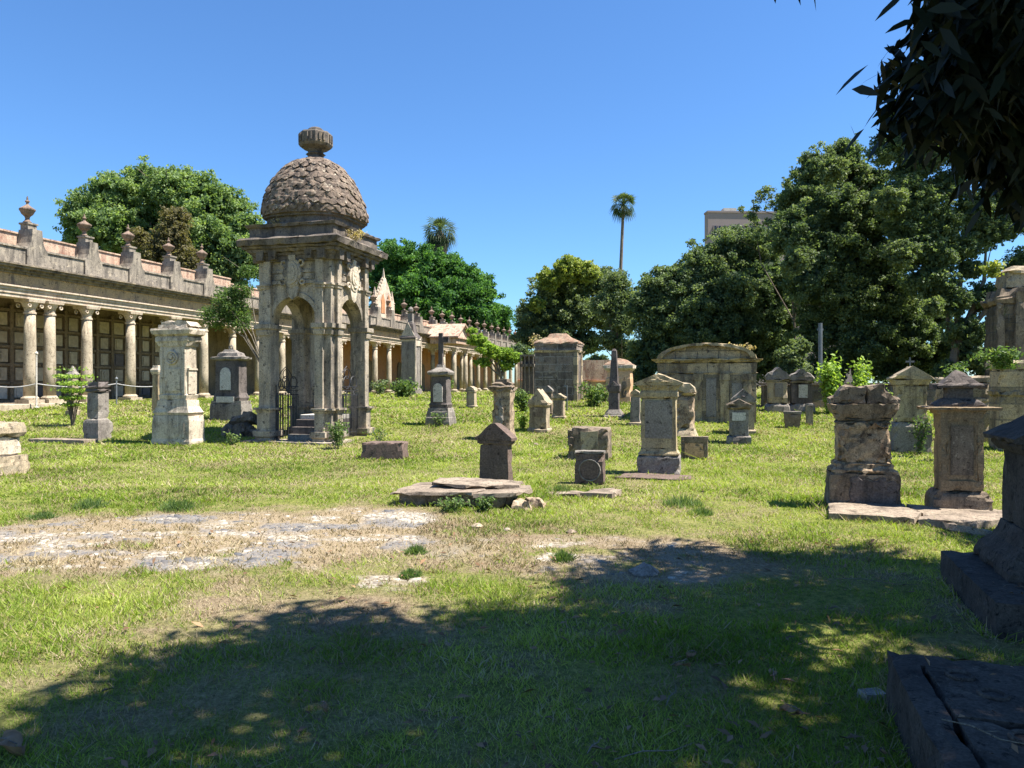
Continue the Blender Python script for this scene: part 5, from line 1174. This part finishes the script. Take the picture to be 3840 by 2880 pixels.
th = rs.rand(n)*math.pi; ln = rs.normal(size=(n, 2))*Hh[:, None]*1.0; dx, dy = np.cos(th)*Ww, np.sin(th)*Ww; z0 = gzn(Y)-.012; T = np.zeros(n)
V = np.empty((n, 4, 3), dtype=np.float32)
V[:, 0] = np.c_[X-dx, Y-dy, z0]; V[:, 1] = np.c_[X+dx, Y+dy, z0]
V[:, 2] = np.c_[X+dx*.15+ln[:, 0], Y+dy*.15+ln[:, 1], z0+.012+Hh]; V[:, 3] = np.c_[X-dx*.15+ln[:, 0], Y-dy*.15+ln[:, 1], z0+.012+Hh]
isdry = rs.rand(n) < (.16+.75*dry+.95*bare); Hh = np.where(bare > .4, Hh*.5, Hh)
tone = np.clip(1.5*(fbm(X*.9+7, Y*1.1+3, 4)-.5)+.25+.55*rs.rand(n), 0, 1)
Hh *= 1+1.6*np.clip((fbm(X*2.1+41, Y*2.4+77, 3)-.60)*8, 0, 1)
M['grass'] = leafmat('grass_green', (.08, .135, .018), (.205, .285, .035), (.38, .43, .10), trans=.4, rough=.6)
M['grass_dry'] = leafmat('grass_straw', (.18, .14, .08), (.30, .24, .145), (.42, .35, .23), trans=.2, rough=.9)
for nm, sel, mt in (('grass', ~isdry, 'grass'), ('dry_grass', isdry, 'grass_dry')):
    k = int(sel.sum()); o = fast_mesh(nm, V[sel].reshape(-1, 3), np.arange(4*k).reshape(k, 4), M[mt], None, {'rnd': np.repeat(tone[sel], 4)})
    tag(o, 'short green grass blades covering the lawn' if nm == 'grass' else 'straw-coloured dry grass mixed into the lawn', 'grass', kind='stuff')
print('blades', n)
# loose flat stones embedded in the bare patch
rs = np.random.RandomState(77); n = 13000; X = rs.uniform(-6.5, 3, n); Y = rs.uniform(5.6, 9.8, n); bare, dry, stn, pale = fields(X, Y)
kk = (bare > .5) & (rs.rand(n) < .12+.6*stn+.4*pale); X, Y, stn, pale = X[kk], Y[kk], stn[kk], pale[kk]; n = len(X)
r = .010+.042*rs.rand(n)**3; a0 = rs.rand(n)*6.28; el = .55+.4*rs.rand(n); V = np.empty((n, 12, 3)); hgt_ = r*(.08+.2*rs.rand(n)); tx_ = rs.normal(size=n)*.12
for k in range(6):
    q = a0+k*math.pi/3; rk = r*(.75+.5*rs.rand(n)); dx_ = rk*np.cos(q); dy_ = rk*np.sin(q)*el
    V[:, k] = np.c_[X+dx_*1.1, Y+dy_*1.1, 0*X-.01]; V[:, 6+k] = np.c_[X+dx_*.85, Y+dy_*.85, hgt_+tx_*dx_]
V[:, :, 2] += ((fbm(X*.7+9, Y*.7, 2)-.5)*.03)[:, None]-.004
i_ = np.arange(n)[:, None]*12; FF = [i_+np.array([[k, (k+1) % 6, 6+(k+1) % 6, 6+k]]) for k in range(6)]+[i_+np.array([[6, 7, 8, 9]]), i_+np.array([[6, 9, 10, 11]])]
tone_ = np.clip(np.where(pale > .4, .68, np.where(stn > .4, .15, .45))+rs.normal(size=n)*.16, 0, 1)
M['chips'] = leafmat('stone_chips', (.10, .10, .105), (.25, .21, .17), (.52, .48, .40), trans=0.0, rough=.95)
o = fast_mesh('loose_gravel', V.reshape(-1, 3), np.vstack(FF), M['chips'], None, {'rnd': np.repeat(tone_, 12)}); tag(o, 'grey and pale flat stone chips embedded in the bare patch', 'gravel', kind='stuff')
# leaf litter
n = 900; Y = 2.9+5.2*rs.rand(n)**1.5; X = (-.75+1.5*rs.rand(n)**.7)*Y*.95; C = np.c_[X, Y, .015+.02*rs.rand(n)]
for i in range(60):
    q = tp(.08+1.6*rs.rand(), -.1-2.0*rs.rand()); C[i] = (q[0], q[1], .285)
for i in range(60, 100):
    q = wp(.1+1.2*rs.rand(), .05+.5*rs.rand()); C[i] = (q[0], q[1], .245)
Vv, Ff = leaf_quads(C, unit(rs.normal(size=(n, 3))*.3+np.array([0, 0, 1.])), .03+.07*rs.rand(n)**3, .38, rs)
o = fast_mesh('leaf_litter', Vv, Ff, M['L_litter'], None, {'rnd': np.repeat(rs.rand(n), 4)}); tag(o, 'brown and grey fallen leaves scattered in the tree shade', 'leaf litter', kind='stuff')
# large dead leaf, twigs
def curled_leaf(name, label, px, py, L, W, rot, mat, seed=0):
    x0, y0 = GP(px, py); e = empty(name, (x0, y0, .03), rot, label, 'leaf'); rnd = np.random.RandomState(seed); nu, nv = 9, 7; V = []; F = []
    for i in range(nu):
        u = i/(nu-1); wd = W*math.sin(math.pi*min(1, u*.92+.06))**.6
        for j in range(nv):
            v = j/(nv-1)*2-1; V.append((L*(u-.5), wd*v*(1-.15*u)+.08*L*math.sin(7*u), .3*W*v*v+.12*L*math.sin(5*u+2*v)+rnd.rand()*.05*L))
    for i in range(nu-1):
        for j in range(nv-1): a = i*nv+j; F.append((a, a+1, a+nv+1, a+nv))
    fast_mesh('blade', V, F, M[mat], e, {'rnd': rnd.rand(len(V))*.4+.5}, smooth=True)
    b = MB(); b.tube([(-L*.75, 0, .0), (-L*.3, 0, .02), (L*.3, .0, .03)], [.003, .004, .002], 5); b.build('midrib', M['bark'], e)
curled_leaf('dead_leaf', 'large curled orange-brown dead leaf in the bottom left corner', 40, 2830, .20, .055, -.6, 'L_litter', 1)
for i, (px, py, lb) in enumerate([(2560, 2520, 'pale curled leaf in shade left of the foreground tomb'), (2900, 2560, 'long grey fallen leaf standing in the shaded grass'), (2960, 2690, 'bluish grey fallen leaf near the foreground tomb'), (2590, 2480, 'folded tan leaf in the middle of the shaded grass'), (1215, 2680, 'single pale narrow leaf in the lower left shade')]):
    curled_leaf('fallen_leaf', lb, px, py, .09, .016, i*1.3, 'L_litter', i+5)
for i, (px, py, L, rot, lb) in enumerate([(2460, 2860, .38, .25, 'long pale twig lying at the bottom edge right of centre'), (2230, 2830, .14, 1.0, 'short stick near the bottom edge'), (3620, 2790, .3, -1.0, 'thin dry twig lying over the foreground tomb edge'), (2520, 2640, .22, 1.1, 'thin straw stalk in the shaded grass'), (3290, 2200, .6, -.5, 'bent fallen branch in the shade before the dark gabled monument')]):
    x0, y0 = GP(px, py); zz = .03
    if i == 2: x0, y0, zz = tp(.18, -.95)[0], tp(.18, -.95)[1], .30
    e = empty('twig', (x0, y0, zz), rot, lb, 'twig'); b = MB(); b.tube([(-L/2, 0, 0), (-L*.15, .02*L, .015), (L*.2, -.03*L, .01), (L/2, .04*L, .02)], [.0025, .0035, .003, .001], 5); b.tube([(0, 0, .012), (L*.12, L*.1, .02)], [.0025, .001], 4)
    b.build('stick', M['palebark'], e)
for i, (px, py, s, mt, lb) in enumerate([(2145, 1998, .055, 'brown', 'small brown stone casting a shadow on the dry strip'), (1790, 1975, .06, 'tan', 'flat tan stone below the slab heap'), (2010, 1668, .07, 'brown', 'small dark stone in the lawn before the pale gabled stele'), (1900, 1290+700, .035, 'pale', 'pale pebble on the dry strip'), (2420, 2155, .12, 'greyd', 'grey flat stone at the edge of the tree shade')]):
    x0, y0 = GP(px, py); e = empty('loose_stone', (x0, y0, gz(x0, y0)), 0, lb, 'stone'); b = MB(); b.lathe([(-.3*s, s), (.1*s, s*1.15), (.55*s, s*.6), (.6*s, .01)], 8); b.build('stone', M[mt], e, rough=s*.4, cut=s*.6, seed=i)

# ------------------------------------------------------------------ groups for repeats
GN = dict(headstone='headstones and steles on the lawn', small_stele='small steles on the lawn', gabled_stele='gabled steles on the lawn', tree='trees around the cemetery', palm_tree='fan palms beyond the cemetery', weed='weeds sprouting among the tombs', bush='bushes among the tombs', shrub='bright leafy shrubs', grass_tuft='tufts of taller grass', fallen_leaf='fallen leaves in the shade', twig='twigs lying in the shade', loose_stone='loose stones on the lawn', masonry_pier='ruined masonry piers at right', scroll_top_monument='scroll-topped monuments in the back row', old_wall='old boundary walls', colonnade='stretches of the burial colonnade')
for o in scene.objects:
    if o.parent is None and o.get('category') and not o.get('group'):
        k = o.name.split('.')[0]
        if k in GN and sum(1 for q in scene.objects if q.parent is None and q.name.split('.')[0] == k) > 1: o['group'] = GN[k]
